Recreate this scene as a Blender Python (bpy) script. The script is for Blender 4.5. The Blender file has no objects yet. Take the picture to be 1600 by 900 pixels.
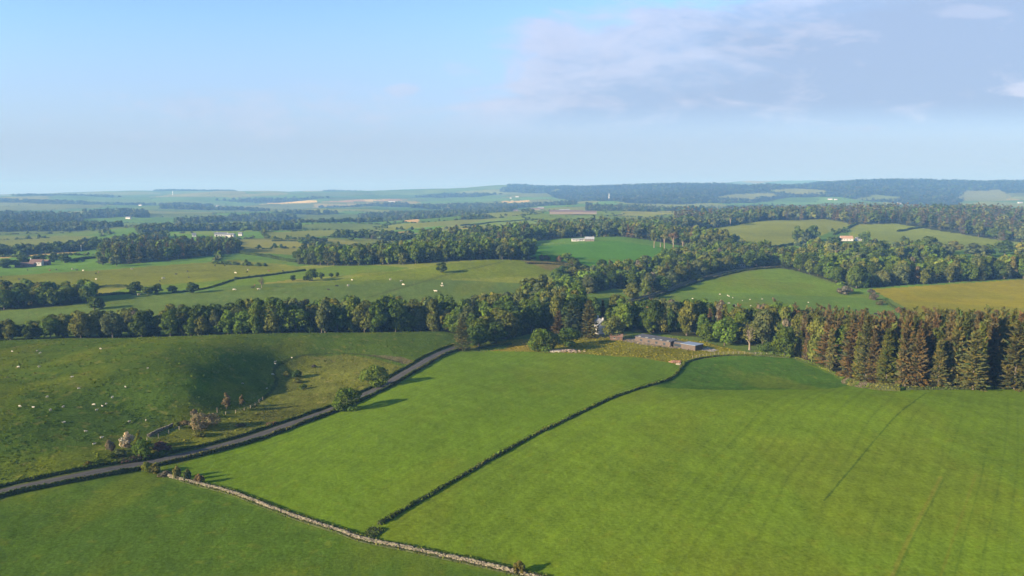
import bpy, math, random
import numpy as np
from mathutils import Vector, Matrix

scn = bpy.context.scene
COL = scn.collection
R = math.radians

# ------------------------------------------------------------------ camera, sky, sun, exposure
FPX = 1210.0                     # focal length in pixels of the 1600 px wide photograph
CAMH = 70.0                      # height of the drone above the road
PITCH = math.atan2(140.0, FPX)   # eye level lies at row 310
cam_data = bpy.data.cameras.new("camera")
cam_data.sensor_width = 36.0
cam_data.lens = 36.0 * FPX / 1600.0
cam_data.clip_start = 1.0
cam_data.clip_end = 60000.0
cam = bpy.data.objects.new("camera", cam_data)
COL.objects.link(cam)
cam.location = (0, 0, CAMH)
cam.rotation_euler = (math.pi / 2 - PITCH, 0, 0)
scn.camera = cam

SUN_EL = R(18.0)
SUN_AZ = R(239.0)                # clockwise from +Y (the way the camera looks)
world = bpy.data.worlds.new("World")
scn.world = world
world.use_nodes = True
wn, wl = world.node_tree.nodes, world.node_tree.links
wn.clear()
def N(nodes, typ, **kw):
    n = nodes.new(typ)
    for k, v in kw.items():
        setattr(n, k, v)
    return n
def setin(n, **kw):
    for k, v in kw.items():
        n.inputs[k.replace("_", " ")].default_value = v
w_out = N(wn, "ShaderNodeOutputWorld")
w_bg = N(wn, "ShaderNodeBackground")
w_bg.inputs["Strength"].default_value = 0.092
sky = N(wn, "ShaderNodeTexSky", sky_type="NISHITA", sun_disc=False)
sky.sun_elevation = SUN_EL
sky.sun_rotation = SUN_AZ
sky.altitude = 100.0
sky.air_density = 0.75
sky.dust_density = 0.0
sky.ozone_density = 3.0
# thin cloud sheet: noise on a flat layer overhead, thick towards the right of the view
tc = N(wn, "ShaderNodeTexCoord")
sep = N(wn, "ShaderNodeSeparateXYZ")
wl.new(tc.outputs["Generated"], sep.inputs[0])
def M(op, a, b=None, c=None, nodes=wn, links=wl, clamp=False):
    n = nodes.new("ShaderNodeMath"); n.operation = op; n.use_clamp = clamp
    for i, v in enumerate((a, b, c)):
        if v is None: continue
        if isinstance(v, (int, float)): n.inputs[i].default_value = v
        else: links.new(v, n.inputs[i])
    return n.outputs[0]
def ramp(fac, stops, nodes=wn, links=wl, interp="EASE"):
    n = nodes.new("ShaderNodeValToRGB"); n.color_ramp.interpolation = interp
    el = n.color_ramp.elements
    while len(el) < len(stops): el.new(0.5)
    for e, (p, c) in zip(el, stops):
        e.position = p; e.color = (c, c, c, 1) if isinstance(c, (int, float)) else (*c, 1)
    links.new(fac, n.inputs[0])
    return n.outputs[0]
X, Y_, Z = sep.outputs
azr = M("DIVIDE", X, M("MAXIMUM", Y_, 0.05))                      # tangent of the bearing
el_ = M("DIVIDE", Z, M("MAXIMUM", Y_, 0.05))                        # tangent of the height
comb2 = N(wn, "ShaderNodeCombineXYZ")
wl.new(M("MULTIPLY", azr, 3.2), comb2.inputs[0]); wl.new(M("MULTIPLY", el_, 9.0), comb2.inputs[1]); wl.new(M("MULTIPLY", Y_, 0.4), comb2.inputs[2])
def cnoise(scale, detail, rough, off, dist=0.0):
    mp = N(wn, "ShaderNodeMapping"); mp.inputs["Location"].default_value = off
    wl.new(comb2.outputs[0], mp.inputs[0])
    n = N(wn, "ShaderNodeTexNoise"); setin(n, Scale=scale, Detail=detail, Roughness=rough, Distortion=dist)
    wl.new(mp.outputs[0], n.inputs["Vector"])
    return n.outputs["Fac"]
n_mid = cnoise(1.3, 6.0, 0.55, (7.3, 4.2, 1.0), 0.4)
n_det = cnoise(2.7, 8.0, 0.60, (1.3, 9.2, 2.0), 0.6)
n_fin = cnoise(6.0, 6.0, 0.6, (4.1, 2.2, 3.0), 0.3)
# the main bank: upper right, its edge drawn out low towards the left
bank = M("ADD", M("SUBTRACT", azr, M("MULTIPLY", el_, 1.5)), 0.31)
edge = M("ADD", bank, M("MULTIPLY", M("SUBTRACT", n_mid, 0.5), 0.60))
edge = M("ADD", edge, M("MULTIPLY", M("SUBTRACT", n_det, 0.5), 0.40))
mask1 = ramp(edge, [(0.02, 0.0), (0.12, 0.80), (0.4, 1.0)], interp="LINEAR")
lowfade = ramp(el_, [(0.07, 0.0), (0.125, 1.0)])
mask1 = M("MULTIPLY", mask1, lowfade)
# faint streaks low over the horizon all along
streak = ramp(M("ADD", M("MULTIPLY", n_mid, 0.5), M("MULTIPLY", n_fin, 0.5)), [(0.50, 0.0), (0.64, 0.4)])
sband = M("MULTIPLY", ramp(el_, [(0.06, 0.0), (0.09, 1.0)]), ramp(el_, [(0.12, 1.0), (0.155, 0.0)]))
mask2 = M("MULTIPLY", streak, sband)
def puff(a, e, sa, se):
    dx = M("DIVIDE", M("SUBTRACT", azr, a), sa); dy = M("DIVIDE", M("SUBTRACT", el_, e), se)
    d2 = M("ADD", M("MULTIPLY", dx, dx), M("MULTIPLY", dy, dy))
    return ramp(M("ADD", M("SUBTRACT", 1.0, d2), M("MULTIPLY", M("SUBTRACT", n_fin, 0.5), 2.4)), [(0.15, 0.0), (0.9, 1.0)])
puffs = M("MAXIMUM", M("MAXIMUM", puff(0.640, 0.137, 0.045, 0.012), M("MULTIPLY", puff(-0.136, 0.136, 0.030, 0.010), 0.55)), M("MULTIPLY", puff(0.43, 0.089, 0.05, 0.006), 0.5))
puffs = M("MAXIMUM", puffs, M("MULTIPLY", puff(0.575, 0.232, 0.06, 0.012), 0.4))
mask = M("MAXIMUM", M("MAXIMUM", mask1, mask2), puffs)
mask = M("MULTIPLY", mask, 0.92)
ccol = N(wn, "ShaderNodeMix", data_type="RGBA")
lit = M("ADD", M("MULTIPLY", n_det, 0.75), M("MULTIPLY", n_fin, 0.35))
lit = M("SUBTRACT", lit, M("MULTIPLY", ramp(edge, [(0.08, 0.0), (0.45, 1.0)]), 0.13))
lit = M("ADD", lit, M("MULTIPLY", ramp(edge, [(0.02, 1.0), (0.30, 0.35), (0.62, 0.0)], interp="LINEAR"), 0.10))
wl.new(M("MAXIMUM", ramp(lit, [(0.46, 0.0), (0.60, 0.70), (0.72, 1.0)], interp="LINEAR"), puffs), ccol.inputs["Factor"])
CLOUD_D, CLOUD_L = (1.36, 1.73, 2.52), (2.30, 2.42, 3.05)
ccol.inputs["A"].default_value = (*CLOUD_D, 1)
ccol.inputs["B"].default_value = (*CLOUD_L, 1)
wmix = N(wn, "ShaderNodeMix", data_type="RGBA")
wl.new(mask, wmix.inputs["Factor"])
# far summer murk lying along the horizon
veil = N(wn, "ShaderNodeMix", data_type="RGBA")
wl.new(ramp(el_, [(0.0, 0.97), (0.07, 0.88), (0.15, 0.52), (0.23, 0.08)], interp="LINEAR"), veil.inputs["Factor"])
wl.new(sky.outputs[0], veil.inputs["A"])
veil.inputs["B"].default_value = (1.50, 1.68, 2.18, 1)
wl.new(veil.outputs["Result"], wmix.inputs["A"])
wl.new(ccol.outputs["Result"], wmix.inputs["B"])
wl.new(wmix.outputs["Result"], w_bg.inputs["Color"])
wl.new(w_bg.outputs[0], w_out.inputs["Surface"])

sun_data = bpy.data.lights.new("sun", "SUN")
sun_data.energy = 4.6
sun_data.angle = R(0.55)
sun_data.color = (1.0, 0.83, 0.58)
sun = bpy.data.objects.new("sun", sun_data)
COL.objects.link(sun)
sdir = Vector((math.sin(SUN_AZ) * math.cos(SUN_EL), math.cos(SUN_AZ) * math.cos(SUN_EL), math.sin(SUN_EL)))
sun.rotation_euler = sdir.to_track_quat("Z", "Y").to_euler()

scn.view_settings.view_transform = "Standard"
scn.view_settings.look = "None"
scn.view_settings.gamma = 1.0
scn.view_settings.use_curve_mapping = False
scn.view_settings.exposure = 1.68
scn.render.engine = "CYCLES"
scn.cycles.use_denoising = True
scn.cycles.max_bounces = 4
scn.cycles.diffuse_bounces = 2
scn.cycles.glossy_bounces = 1
scn.cycles.transmission_bounces = 2
scn.cycles.volume_bounces = 0
scn.cycles.caustics_reflective = False
scn.cycles.caustics_refractive = False

# ------------------------------------------------------------------ small helpers
rng = np.random.default_rng(7)
def pray(px, py):
    px, py = np.asarray(px, float), np.asarray(py, float)
    a, b = (px - 800.0) / FPX, (450.0 - py) / FPX
    c, s = math.cos(PITCH), math.sin(PITCH)
    return np.stack([a, c + s * b, -s + c * b], -1)
def project(p):
    p = np.asarray(p, float)
    c, s = math.cos(PITCH), math.sin(PITCH)
    d = p[..., 1] * c - (p[..., 2] - CAMH) * s
    u = p[..., 1] * s + (p[..., 2] - CAMH) * c
    return 800 + FPX * p[..., 0] / d, 450 - FPX * u / d, d

def hash2(ix, iy, seed):
    h = (ix.astype(np.int64) * 374761393 + iy.astype(np.int64) * 668265263 + seed * 982451653) & 0xFFFFFFFF
    h = ((h ^ (h >> 13)) * 1274126177) & 0xFFFFFFFF
    h = h ^ (h >> 16)
    return (h & 0xFFFFFF) / float(0xFFFFFF)
def vnoise(x, y, seed=0):
    ix, iy = np.floor(x), np.floor(y)
    fx, fy = x - ix, y - iy
    fx, fy = fx * fx * fx * (fx * (fx * 6 - 15) + 10), fy * fy * fy * (fy * (fy * 6 - 15) + 10)
    ix, iy = ix.astype(np.int64), iy.astype(np.int64)
    a, b = hash2(ix, iy, seed), hash2(ix + 1, iy, seed)
    c, d = hash2(ix, iy + 1, seed), hash2(ix + 1, iy + 1, seed)
    return (a * (1 - fx) + b * fx) * (1 - fy) + (c * (1 - fx) + d * fx) * fy - 0.5
def fbm(x, y, oct=4, seed=0, rough=0.5):
    t, amp = 0.0, 1.0
    for i in range(oct):
        t = t + amp * vnoise(x * 2 ** i + 17.3 * i, y * 2 ** i - 9.1 * i, seed + i)
        amp *= rough
    return t

def new_mesh(name, verts, faces, mats=(), smooth=False, face_mat=None, attrs=None):
    """verts (n,3); faces: one (m,k) int array or a list of such; attrs: {name: (n,4) point colours}."""
    me = bpy.data.meshes.new(name)
    if isinstance(faces, np.ndarray): faces = [faces]
    faces = [np.asarray(f, np.int32) for f in faces if len(f)]
    nv = len(verts)
    me.vertices.add(nv)
    me.vertices.foreach_set("co", np.asarray(verts, np.float32).ravel())
    if faces:
        loops = np.concatenate([f.ravel() for f in faces])
        tot = np.concatenate([np.full(len(f), f.shape[1], np.int32) for f in faces])
        start = np.concatenate([[0], np.cumsum(tot)[:-1]]).astype(np.int32)
        me.loops.add(len(loops)); me.loops.foreach_set("vertex_index", loops)
        me.polygons.add(len(tot)); me.polygons.foreach_set("loop_start", start); me.polygons.foreach_set("loop_total", tot)
        me.polygons.foreach_set("use_smooth", np.full(len(tot), bool(smooth)))
        if face_mat is not None: me.polygons.foreach_set("material_index", np.asarray(face_mat, np.int32))
    for m in mats: me.materials.append(m)
    for k, v in (attrs or {}).items():
        at = me.attributes.new(k, "FLOAT_COLOR", "POINT")
        at.data.foreach_set("color", np.asarray(v, np.float32).ravel())
    me.update(calc_edges=True)
    me.validate()
    return me
def link(name, me, parent=None, loc=None):
    o = bpy.data.objects.new(name, me)
    COL.objects.link(o)
    if parent is not None: o.parent = parent
    if loc is not None: o.location = loc
    return o
def tag(o, label=None, cat=None, group=None, kind=None):
    if label: o["label"] = label
    if cat: o["category"] = cat
    if group: o["group"] = group
    if kind: o["kind"] = kind
    return o
def inpoly(x, y, poly):
    poly = np.asarray(poly, float)
    res = np.zeros(np.shape(x), bool)
    j = len(poly) - 1
    for i in range(len(poly)):
        xi, yi, xj, yj = *poly[i], *poly[j]
        if yi != yj:
            res ^= ((yi > y) != (yj > y)) & (x < (xj - xi) * (y - yi) / (yj - yi) + xi)
        j = i
    return res
def polydist(x, y, line):
    """distance of points to a polyline in plan"""
    line = np.asarray(line, float)[:, :2]
    best = np.full(np.shape(x), 1e9)
    for (ax, ay), (bx, by) in zip(line[:-1], line[1:]):
        dx, dy = bx - ax, by - ay
        t = np.clip(((x - ax) * dx + (y - ay) * dy) / (dx * dx + dy * dy + 1e-12), 0, 1)
        best = np.minimum(best, np.hypot(x - ax - t * dx, y - ay - t * dy))
    return best

# ------------------------------------------------------------------ the lie of the land
# each entry: column and row where the spot appears, and its height z (or its distance, "d")
CP = [
 # near ground
 (0,900,0),(400,900,0),(800,900,0),(1200,900,1.5),(1600,900,2.5),(-150,900,1),(1750,900,3),
 (0,770,0),(200,735,-1),(400,685,-2.5),(530,638,-3),(600,605,-3.2),(700,548,-4.5),
 (0,830,0.5),(250,800,0),(300,757,-0.8),(450,805,0),(500,760,0),(600,690,0.3),(700,620,-0.6),(560,845,0.2),
 (760,570,-3.2),(850,575,-2.5),(950,575,-2.4),(1000,590,-1.8),(800,720,1),(900,665,1.2),(950,630,0.8),(1040,592,-2.4),
 (830,545,-5),(940,545,-5.5),(1030,550,-5.5),(1100,552,-5.8),(1000,530,-6),(880,530,-6),(760,540,-6),
 # right field, its crest and the dip behind it
 (1000,800,1.6),(1000,680,3),(1200,700,3.8),(1400,700,4.5),(1600,700,5),(1200,800,2.5),(1450,800,3.5),(1600,800,4),
 (1600,618,4.6),(1600,604,4),(1480,608,4.4),(1400,612,4.8),(1330,615,5.3),(1250,618,5.3),(1180,622,4.8),(1100,629,3.9),(1030,639,3.0),
 (1750,700,5),(1750,600,4),
 (1080,602,-1.9),(1150,597,-3.2),(1220,597,-3.7),(1290,600,-2.4),(1150,575,-4.6),(1220,570,-4.8),(1120,560,-5.6),(1200,556,-5.6),(1270,575,-4),
 # hill of the sheep
 (0,742,0.4),(150,715,0.3),(300,690,-1.5),(420,655,-3),(500,625,-4),
 (0,650,6.5),(100,640,5),(200,640,2.6),(100,700,1.5),(200,680,0.6),(0,700,3),
 (0,590,7.5),(150,580,8),(250,580,7),(0,540,8),(200,533,8),(330,529,6.5),
 (316,572,5),(300,617,3),(375,556,4),(392,604,-3.3),(355,590,1),(312,586,5),(388,620,-3.3),(347,560,5.2),(420,591,-3.5),(350,640,-2),(430,590,-4),(430,620,-4.2),(480,580,-4.6),(550,560,-3.4),(560,590,-4),(480,640,-4),
 (430,535,2.8),(500,528,1.5),(600,524,-0.5),(690,521,-2.5),(440,555,0),(520,549,-2),(620,550,-2.6),
 (-150,540,9),(-150,650,8.5),(-150,770,0.5),
]
CPH = [  # hidden or far: bearing column, distance, height
 (-150,420,-5),(0,420,-6),(200,430,-6),(350,430,-6),(500,435,-6),(620,440,-6.5),(700,450,-7),(780,450,-7),(850,480,-7),
 (950,450,-6.5),(1050,440,-6.5),(1150,430,-6.5),(1250,420,-6.5),(1350,400,-7),(1450,400,-7.5),(1550,400,-7.5),(1350,330,-4),(1450,330,-3.5),(1600,330,-4),(1750,400,-7),
 (-150,490,-4),(0,490,-4),(200,510,-2.5),(400,560,0),(600,640,4),(780,740,9.5),(880,720,4),(860,610,-4),(400,510,-4),(600,540,-4),
 (950,560,-6.5),(1000,640,-5),(1100,520,-6.5),(1300,520,-7),(1150,620,-5),(1210,780,-1),(1300,620,-5),(1450,520,-7),(1600,520,-6),(1600,690,-4),(1400,690,-4.5),
 (1100,850,1),(1250,850,0),(1400,850,0),(1600,850,-1),
 (0,650,-1),(200,700,0),(400,720,2),(0,800,0),(250,850,1),(400,900,3),(550,850,3),(650,900,5),
 (0,1000,-1),(200,1050,2),(400,1150,4),(350,1350,8),(600,1150,6),(700,1100,8),
 (840,840,5),(960,860,4),(1040,900,5),(900,1050,13),(1000,1050,13),(800,1050,11),(1100,1100,9),
 (1150,1150,5),(1230,1200,6),(1300,1150,3),(1200,1500,20),(1300,1550,23),(1400,1480,18),(1500,1250,5),(1600,1200,2),(1350,1250,8),(1600,1500,12),(1450,1250,5),
 (0,1400,-2),(200,1500,2),(0,2000,2),(200,2200,2),(400,1900,8),(550,1700,6),(700,1600,12),(600,2300,-4),(400,2600,0),(750,2200,22),(850,2100,30),(950,2000,28),
 (1100,2000,26),(1300,2100,38),(1500,2200,34),(1600,2300,30),
 (0,3000,10),(250,3200,12),(500,3300,8),(700,3300,10),(850,3200,30),(1000,3000,20),(1200,3000,20),(1400,3200,30),(1600,3300,25),
 (0,4800,50),(250,4800,45),(500,4800,35),(700,4800,40),(850,4600,70),(1000,4300,80),(1200,4300,85),(1400,4300,85),(1600,4300,80),
 (0,7500,88),(100,7500,118),(225,7500,140),(330,7500,143),(400,7600,135),(520,7500,132),(580,8200,130),(700,8500,142),(780,8600,150),
 (850,6800,176),(930,6300,160),(1000,5900,160),(1060,5700,168),(1200,5700,166),(1300,5700,178),(1420,5700,188),(1500,5700,182),(1600,5700,178),(1750,5700,172),(-150,7500,80),
 (0,9500,80),(400,9500,110),(780,9800,120),(1000,7500,150),(1300,7500,150),(1600,7500,150),
 (1100,9500,255),(1160,9500,275),(1250,9500,270),(1400,9500,220),(1600,9500,190),(600,12000,60),(1200,12500,60),(0,12500,20),(1600,12500,50),
]
pts, zs = [], []
for px, py, z in CP:
    d = pray(px, py); t = (z - CAMH) / d[2]
    pts.append((d[0] * t, d[1] * t)); zs.append(z)
for px, dist, z in CPH:
    a = (px - 800.0) / FPX
    dep = dist * math.cos(PITCH) + (CAMH - z) * math.sin(PITCH)
    pts.append((a * dep, dist)); zs.append(z)
pts, zs = np.array(pts), np.array(zs, float)
cq = np.stack([np.arctan2(pts[:, 0], pts[:, 1]), np.log(np.hypot(pts[:, 0], pts[:, 1]))], -1)
rs = np.exp(cq[:, 1]) / 300.0
def tpsk(d2): return np.where(d2 > 1e-12, 0.5 * d2 * np.log(np.maximum(d2, 1e-12)), 0.0)
def tps_fit(q, v, lam):
    n = len(q)
    K = tpsk(((q[:, None] - q[None]) ** 2).sum(-1)) + lam * np.eye(n)
    P = np.concatenate([np.ones((n, 1)), q], 1)
    A = np.block([[K, P], [P.T, np.zeros((3, 3))]])
    return np.linalg.solve(A, np.concatenate([v, np.zeros(3)]))
# the relief is fitted as a slope angle seen from the middle (height over distance), then scaled back
w_tps = tps_fit(cq, zs / rs, 2e-4)
def base_height(x, y):
    ph, lr = np.arctan2(x, y), np.log(np.maximum(np.hypot(x, y), 1.0))
    phc, lrc = np.clip(ph, -0.72, 0.72), np.clip(lr, math.log(120.0), math.log(13500.0))
    out = np.empty(np.shape(x))
    fo, fp, fl = out.ravel(), phc.ravel(), lrc.ravel()
    for i in range(0, len(fp), 20000):
        a, b = fp[i:i + 20000, None], fl[i:i + 20000, None]
        k = tpsk((a - cq[None, :, 0]) ** 2 + (b - cq[None, :, 1]) ** 2)
        fo[i:i + 20000] = k @ w_tps[:-3] + w_tps[-3] + w_tps[-2] * a[:, 0] + w_tps[-1] * b[:, 0]
    h = out * np.exp(lrc) / 300.0
    side = np.clip((np.abs(ph) - 0.72) / 0.6, 0, 1)
    h = h * (1 - side * side * (3 - 2 * side))
    r = np.hypot(x, y)
    amp = np.interp(r, [100, 300, 700, 1500, 4000, 9000], [0.12, 0.35, 1.3, 4.5, 26, 42])
    return h + amp * fbm(ph * 9.0, lr * 9.0, 4, 3) + 0.12 * fbm(x / 7.0, y / 7.0, 3, 11) * (r < 1500)

# ground grid: rings and spokes about the point under the drone
dphi = 0.00105
phis_in = np.arange(-0.64, 0.64 + dphi, dphi)
phis_out = np.linspace(0.68, math.pi, 40)
PHI = np.concatenate([-phis_out[::-1], phis_in, phis_out])
rad = [3.0, 15.0, 40.0, 70.0, 95.0]
while rad[-1] < 13500.0:
    r_ = rad[-1]
    rad.append(r_ + max(min(0.62 * r_ * r_ / 54180.0, 0.0085 * r_), 0.12))
RAD = np.array(rad)
LR = np.log(RAD)
GP, GR = np.meshgrid(PHI, RAD)
GX, GY = GR * np.sin(GP), GR * np.cos(GP)
GZ = base_height(GX, GY)
def height(x, y):
    x, y = np.asarray(x, float), np.asarray(y, float)
    ph, lr = np.arctan2(x, y), np.log(np.maximum(np.hypot(x, y), 3.0))
    i = np.interp(ph, PHI, np.arange(len(PHI))); j = np.interp(lr, LR, np.arange(len(RAD)))
    i0 = np.clip(i.astype(int), 0, len(PHI) - 2); j0 = np.clip(j.astype(int), 0, len(RAD) - 2)
    fi, fj = i - i0, j - j0
    return (GZ[j0, i0] * (1 - fi) + GZ[j0, i0 + 1] * fi) * (1 - fj) + (GZ[j0 + 1, i0] * (1 - fi) + GZ[j0 + 1, i0 + 1] * fi) * fj
_T = np.exp(np.linspace(math.log(100.0), math.log(12500.0), 2600))
def ground_at(px, py):
    """first spot of the land seen at that place of the photograph -> (x, y, z)"""
    d = pray(px, py)
    p = d[None] * _T[:, None]; p[:, 2] += CAMH
    below = p[:, 2] < height(p[:, 0], p[:, 1])
    k = int(np.argmax(below))
    if not below[k]: k = len(_T) - 1
    lo, hi = _T[max(k - 1, 0)], _T[k]
    for _ in range(12):
        m = 0.5 * (lo + hi); q = d * m
        if q[2] + CAMH < height(q[0], q[1]): hi = m
        else: lo = m
    q = d * hi
    return np.array([q[0], q[1], float(height(q[0], q[1]))])
def G(*pp): return np.array([ground_at(a, b) for a, b in pp])
def at_dist(px, dist):
    a = (px - 800.0) / FPX
    z = 0.0
    for _ in range(3):
        x = a * (dist * math.cos(PITCH) + (CAMH - z) * math.sin(PITCH)); z = float(height(x, dist))
    return np.array([x, dist, z])
def D(*pp): return np.array([at_dist(a, b) for a, b in pp])
def smooth_line(p, step):
    """Catmull-Rom through plan points, resampled evenly"""
    p = np.asarray(p, float)[:, :2]
    q = np.concatenate([[2 * p[0] - p[1]], p, [2 * p[-1] - p[-2]]])
    out = []
    for i in range(len(p) - 1):
        a, b, c, d = q[i:i + 4]
        t = np.linspace(0, 1, 24, endpoint=False)[:, None]
        out.append(0.5 * (2 * b + (c - a) * t + (2 * a - 5 * b + 4 * c - d) * t ** 2 + (3 * b - a - 3 * c + d) * t ** 3))
    out = np.concatenate(out + [p[-1:]])
    s = np.concatenate([[0], np.cumsum(np.hypot(*np.diff(out, axis=0).T))])
    t = np.arange(0, s[-1], step)
    return np.stack([np.interp(t, s, out[:, 0]), np.interp(t, s, out[:, 1])], -1)

# ------------------------------------------------------------------ lines of the land: roads, walls, hedges
ROAD_L = smooth_line(G((-70,790),(0,769),(60,756),(130,742),(200,729),(280,713),(360,693),(430,671),(490,650),(530,635),(565,619),(600,602),(640,578),(675,558),(703,546),(722,541)), 1.5)
ROAD_F = smooth_line(D((975,560),(1000,585),(1040,625),(1090,690),(1150,755),(1210,800),(1245,830)), 2.0)
WALL_L = smooth_line(G((263,745),(300,755),(370,774),(430,797),(480,815),(530,831),(570,845),(640,859),(720,876),(790,892),(830,902),(900,918),(1000,938),(1120,958)), 0.5)
BANK_L = smooth_line(G((592,820),(640,792),(700,757),(760,722),(830,683),(900,649),(960,621),(1020,601),(1050,590),(1062,577),(1076,565),(1120,557),(1180,556),(1240,560)), 0.8)

# ------------------------------------------------------------------ colours of the fields (albedo)
NV = GX.shape
colr = np.zeros(NV + (3,), np.float32)
tuft = np.full(NV, 0.45, np.float32)
dist_ = np.hypot(GX, GY)
colr[:] = (0.085, 0.125, 0.024)
# far country: a patchwork of fields, cells stretched along the valley
def patchwork(x, y):
    s = np.interp(np.hypot(x, y), [700, 2000, 6000], [230, 330, 480])
    s = np.where(np.hypot(x, y) < 2600, 260.0, 420.0)
    wx = x + 90 * fbm(x / 400, y / 400, 2, 41); wy = y + 90 * fbm(x / 400 + 9, y / 400, 2, 47)
    u, v = (wx * 0.94 + wy * 0.34) / (s * 1.35), (-wx * 0.34 + wy * 0.94) / s
    iu, iv = np.floor(u), np.floor(v)
    d1 = np.full(x.shape, 9.0); d2 = d1.copy(); cid = np.zeros(x.shape)
    for a in (-1, 0, 1):
        for b in (-1, 0, 1):
            cu, cv = iu + a, iv + b
            hx, hy = hash2(cu, cv, 5), hash2(cu, cv, 6)
            dd = np.maximum(np.abs(cu + 0.15 + 0.7 * hx - u), np.abs(cv + 0.15 + 0.7 * hy - v))
            h = hash2(cu, cv, 9)
            near = dd < d1
            d2 = np.where(near, d1, np.minimum(d2, dd))
            cid = np.where(near, h, cid); d1 = np.where(near, dd, d1)
    return cid, (d2 - d1) * s
far = dist_ > 640
cid, edge_d = patchwork(GX[far], GY[far])
pal = np.array([(0.085,0.135,0.03),(0.12,0.145,0.04),(0.065,0.125,0.03),(0.15,0.16,0.05),(0.08,0.115,0.035),(0.055,0.11,0.026),(0.13,0.16,0.04),(0.20,0.18,0.075),(0.095,0.12,0.04),(0.075,0.15,0.03)])
colr[far] = pal[(cid * 9.999).astype(int)]
def paint(poly, c, t=None, feather=0.0):
    poly = np.asarray(poly)[:, :2]
    lo, hi = poly.min(0), poly.max(0)
    m = (GX > lo[0]) & (GX < hi[0]) & (GY > lo[1]) & (GY < hi[1])
    idx = np.nonzero(m)
    x, y = GX[idx], GY[idx]
    wob = max(0.4, 0.003 * np.hypot(*poly.mean(0)))
    ins = inpoly(x + wob * vnoise(x / 6, y / 6, 71), y + wob * vnoise(x / 6, y / 6, 72), poly)
    ii = (idx[0][ins], idx[1][ins])
    colr[ii] = c
    if t is not None: tuft[ii] = t
def mixin(w, c):
    colr[:] = colr * (1 - w[..., None]) + np.asarray(c, np.float32) * w[..., None]
def stripe(line, half, c, strength=1.0, soft=0.4):
    line = np.asarray(line)[:, :2]
    lo, hi = line.min(0) - 12 - half, line.max(0) + 12 + half
    m = (GX > lo[0]) & (GX < hi[0]) & (GY > lo[1]) & (GY < hi[1])
    idx = np.nonzero(m)
    x, y = GX[idx], GY[idx]
    d = polydist(x, y, line) + 0.5 * half * vnoise(x / 1.7, y / 1.7, 81) * 2
    w = strength * np.clip((half * (1 + soft) - d) / (half * 2 * soft + 1e-6), 0, 1)
    colr[idx] = colr[idx] * (1 - w[:, None]) + np.asarray(c, np.float32) * w[:, None]

PAST, PASTB = (0.095, 0.130, 0.016), (0.105, 0.125, 0.022)
paint(D((-200,470),(-200,520),(0,500),(300,560),(500,600),(700,640),(890,690),(880,745),(785,775),(640,690),(480,610),(330,570),(140,520)), PAST, 0.6)
paint(D((-200,560),(0,560),(200,610),(330,640),(460,700),(470,760),(440,800),(372,860),(200,780),(0,700),(-200,690)), PASTB, 0.7)
paint(D((330,575),(460,640),(620,680),(640,700),(540,760),(460,700),(330,640),(200,610),(140,545)), (0.085,0.14,0.026), 0.5)
paint(G((828,386),(900,381),(960,376),(1040,387),(1060,398),(1010,413),(960,430),(880,424),(838,408)), (0.050,0.132,0.020), 0.15)
paint(G((815,407),(880,408),(940,428),(900,432),(850,420)), (0.13,0.115,0.05), 0.9)
paint(G((1040,362),(1090,352),(1200,343),(1290,338),(1338,350),(1312,358),(1272,373),(1232,386),(1190,388),(1120,376)), (0.125,0.15,0.034), 0.7)
paint(G((1325,366),(1340,353),(1420,348),(1500,357),(1600,371),(1600,382),(1480,392),(1400,388),(1340,378)), (0.12,0.155,0.034), 0.6)
paint(D((1000,560),(1040,615),(1100,690),(1210,790),(1240,770),(1320,650),(1400,540),(1440,500),(1430,450),(1000,470)), (0.085,0.142,0.022), 0.4)
paint(D((1362,640),(1600,700),(1700,700),(1700,500),(1450,500),(1400,560)), (0.165,0.155,0.012), 0.25)
paint(D((890,560),(985,600),(1000,640),(970,655),(900,600)), (0.085,0.135,0.022), 0.4)
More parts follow.
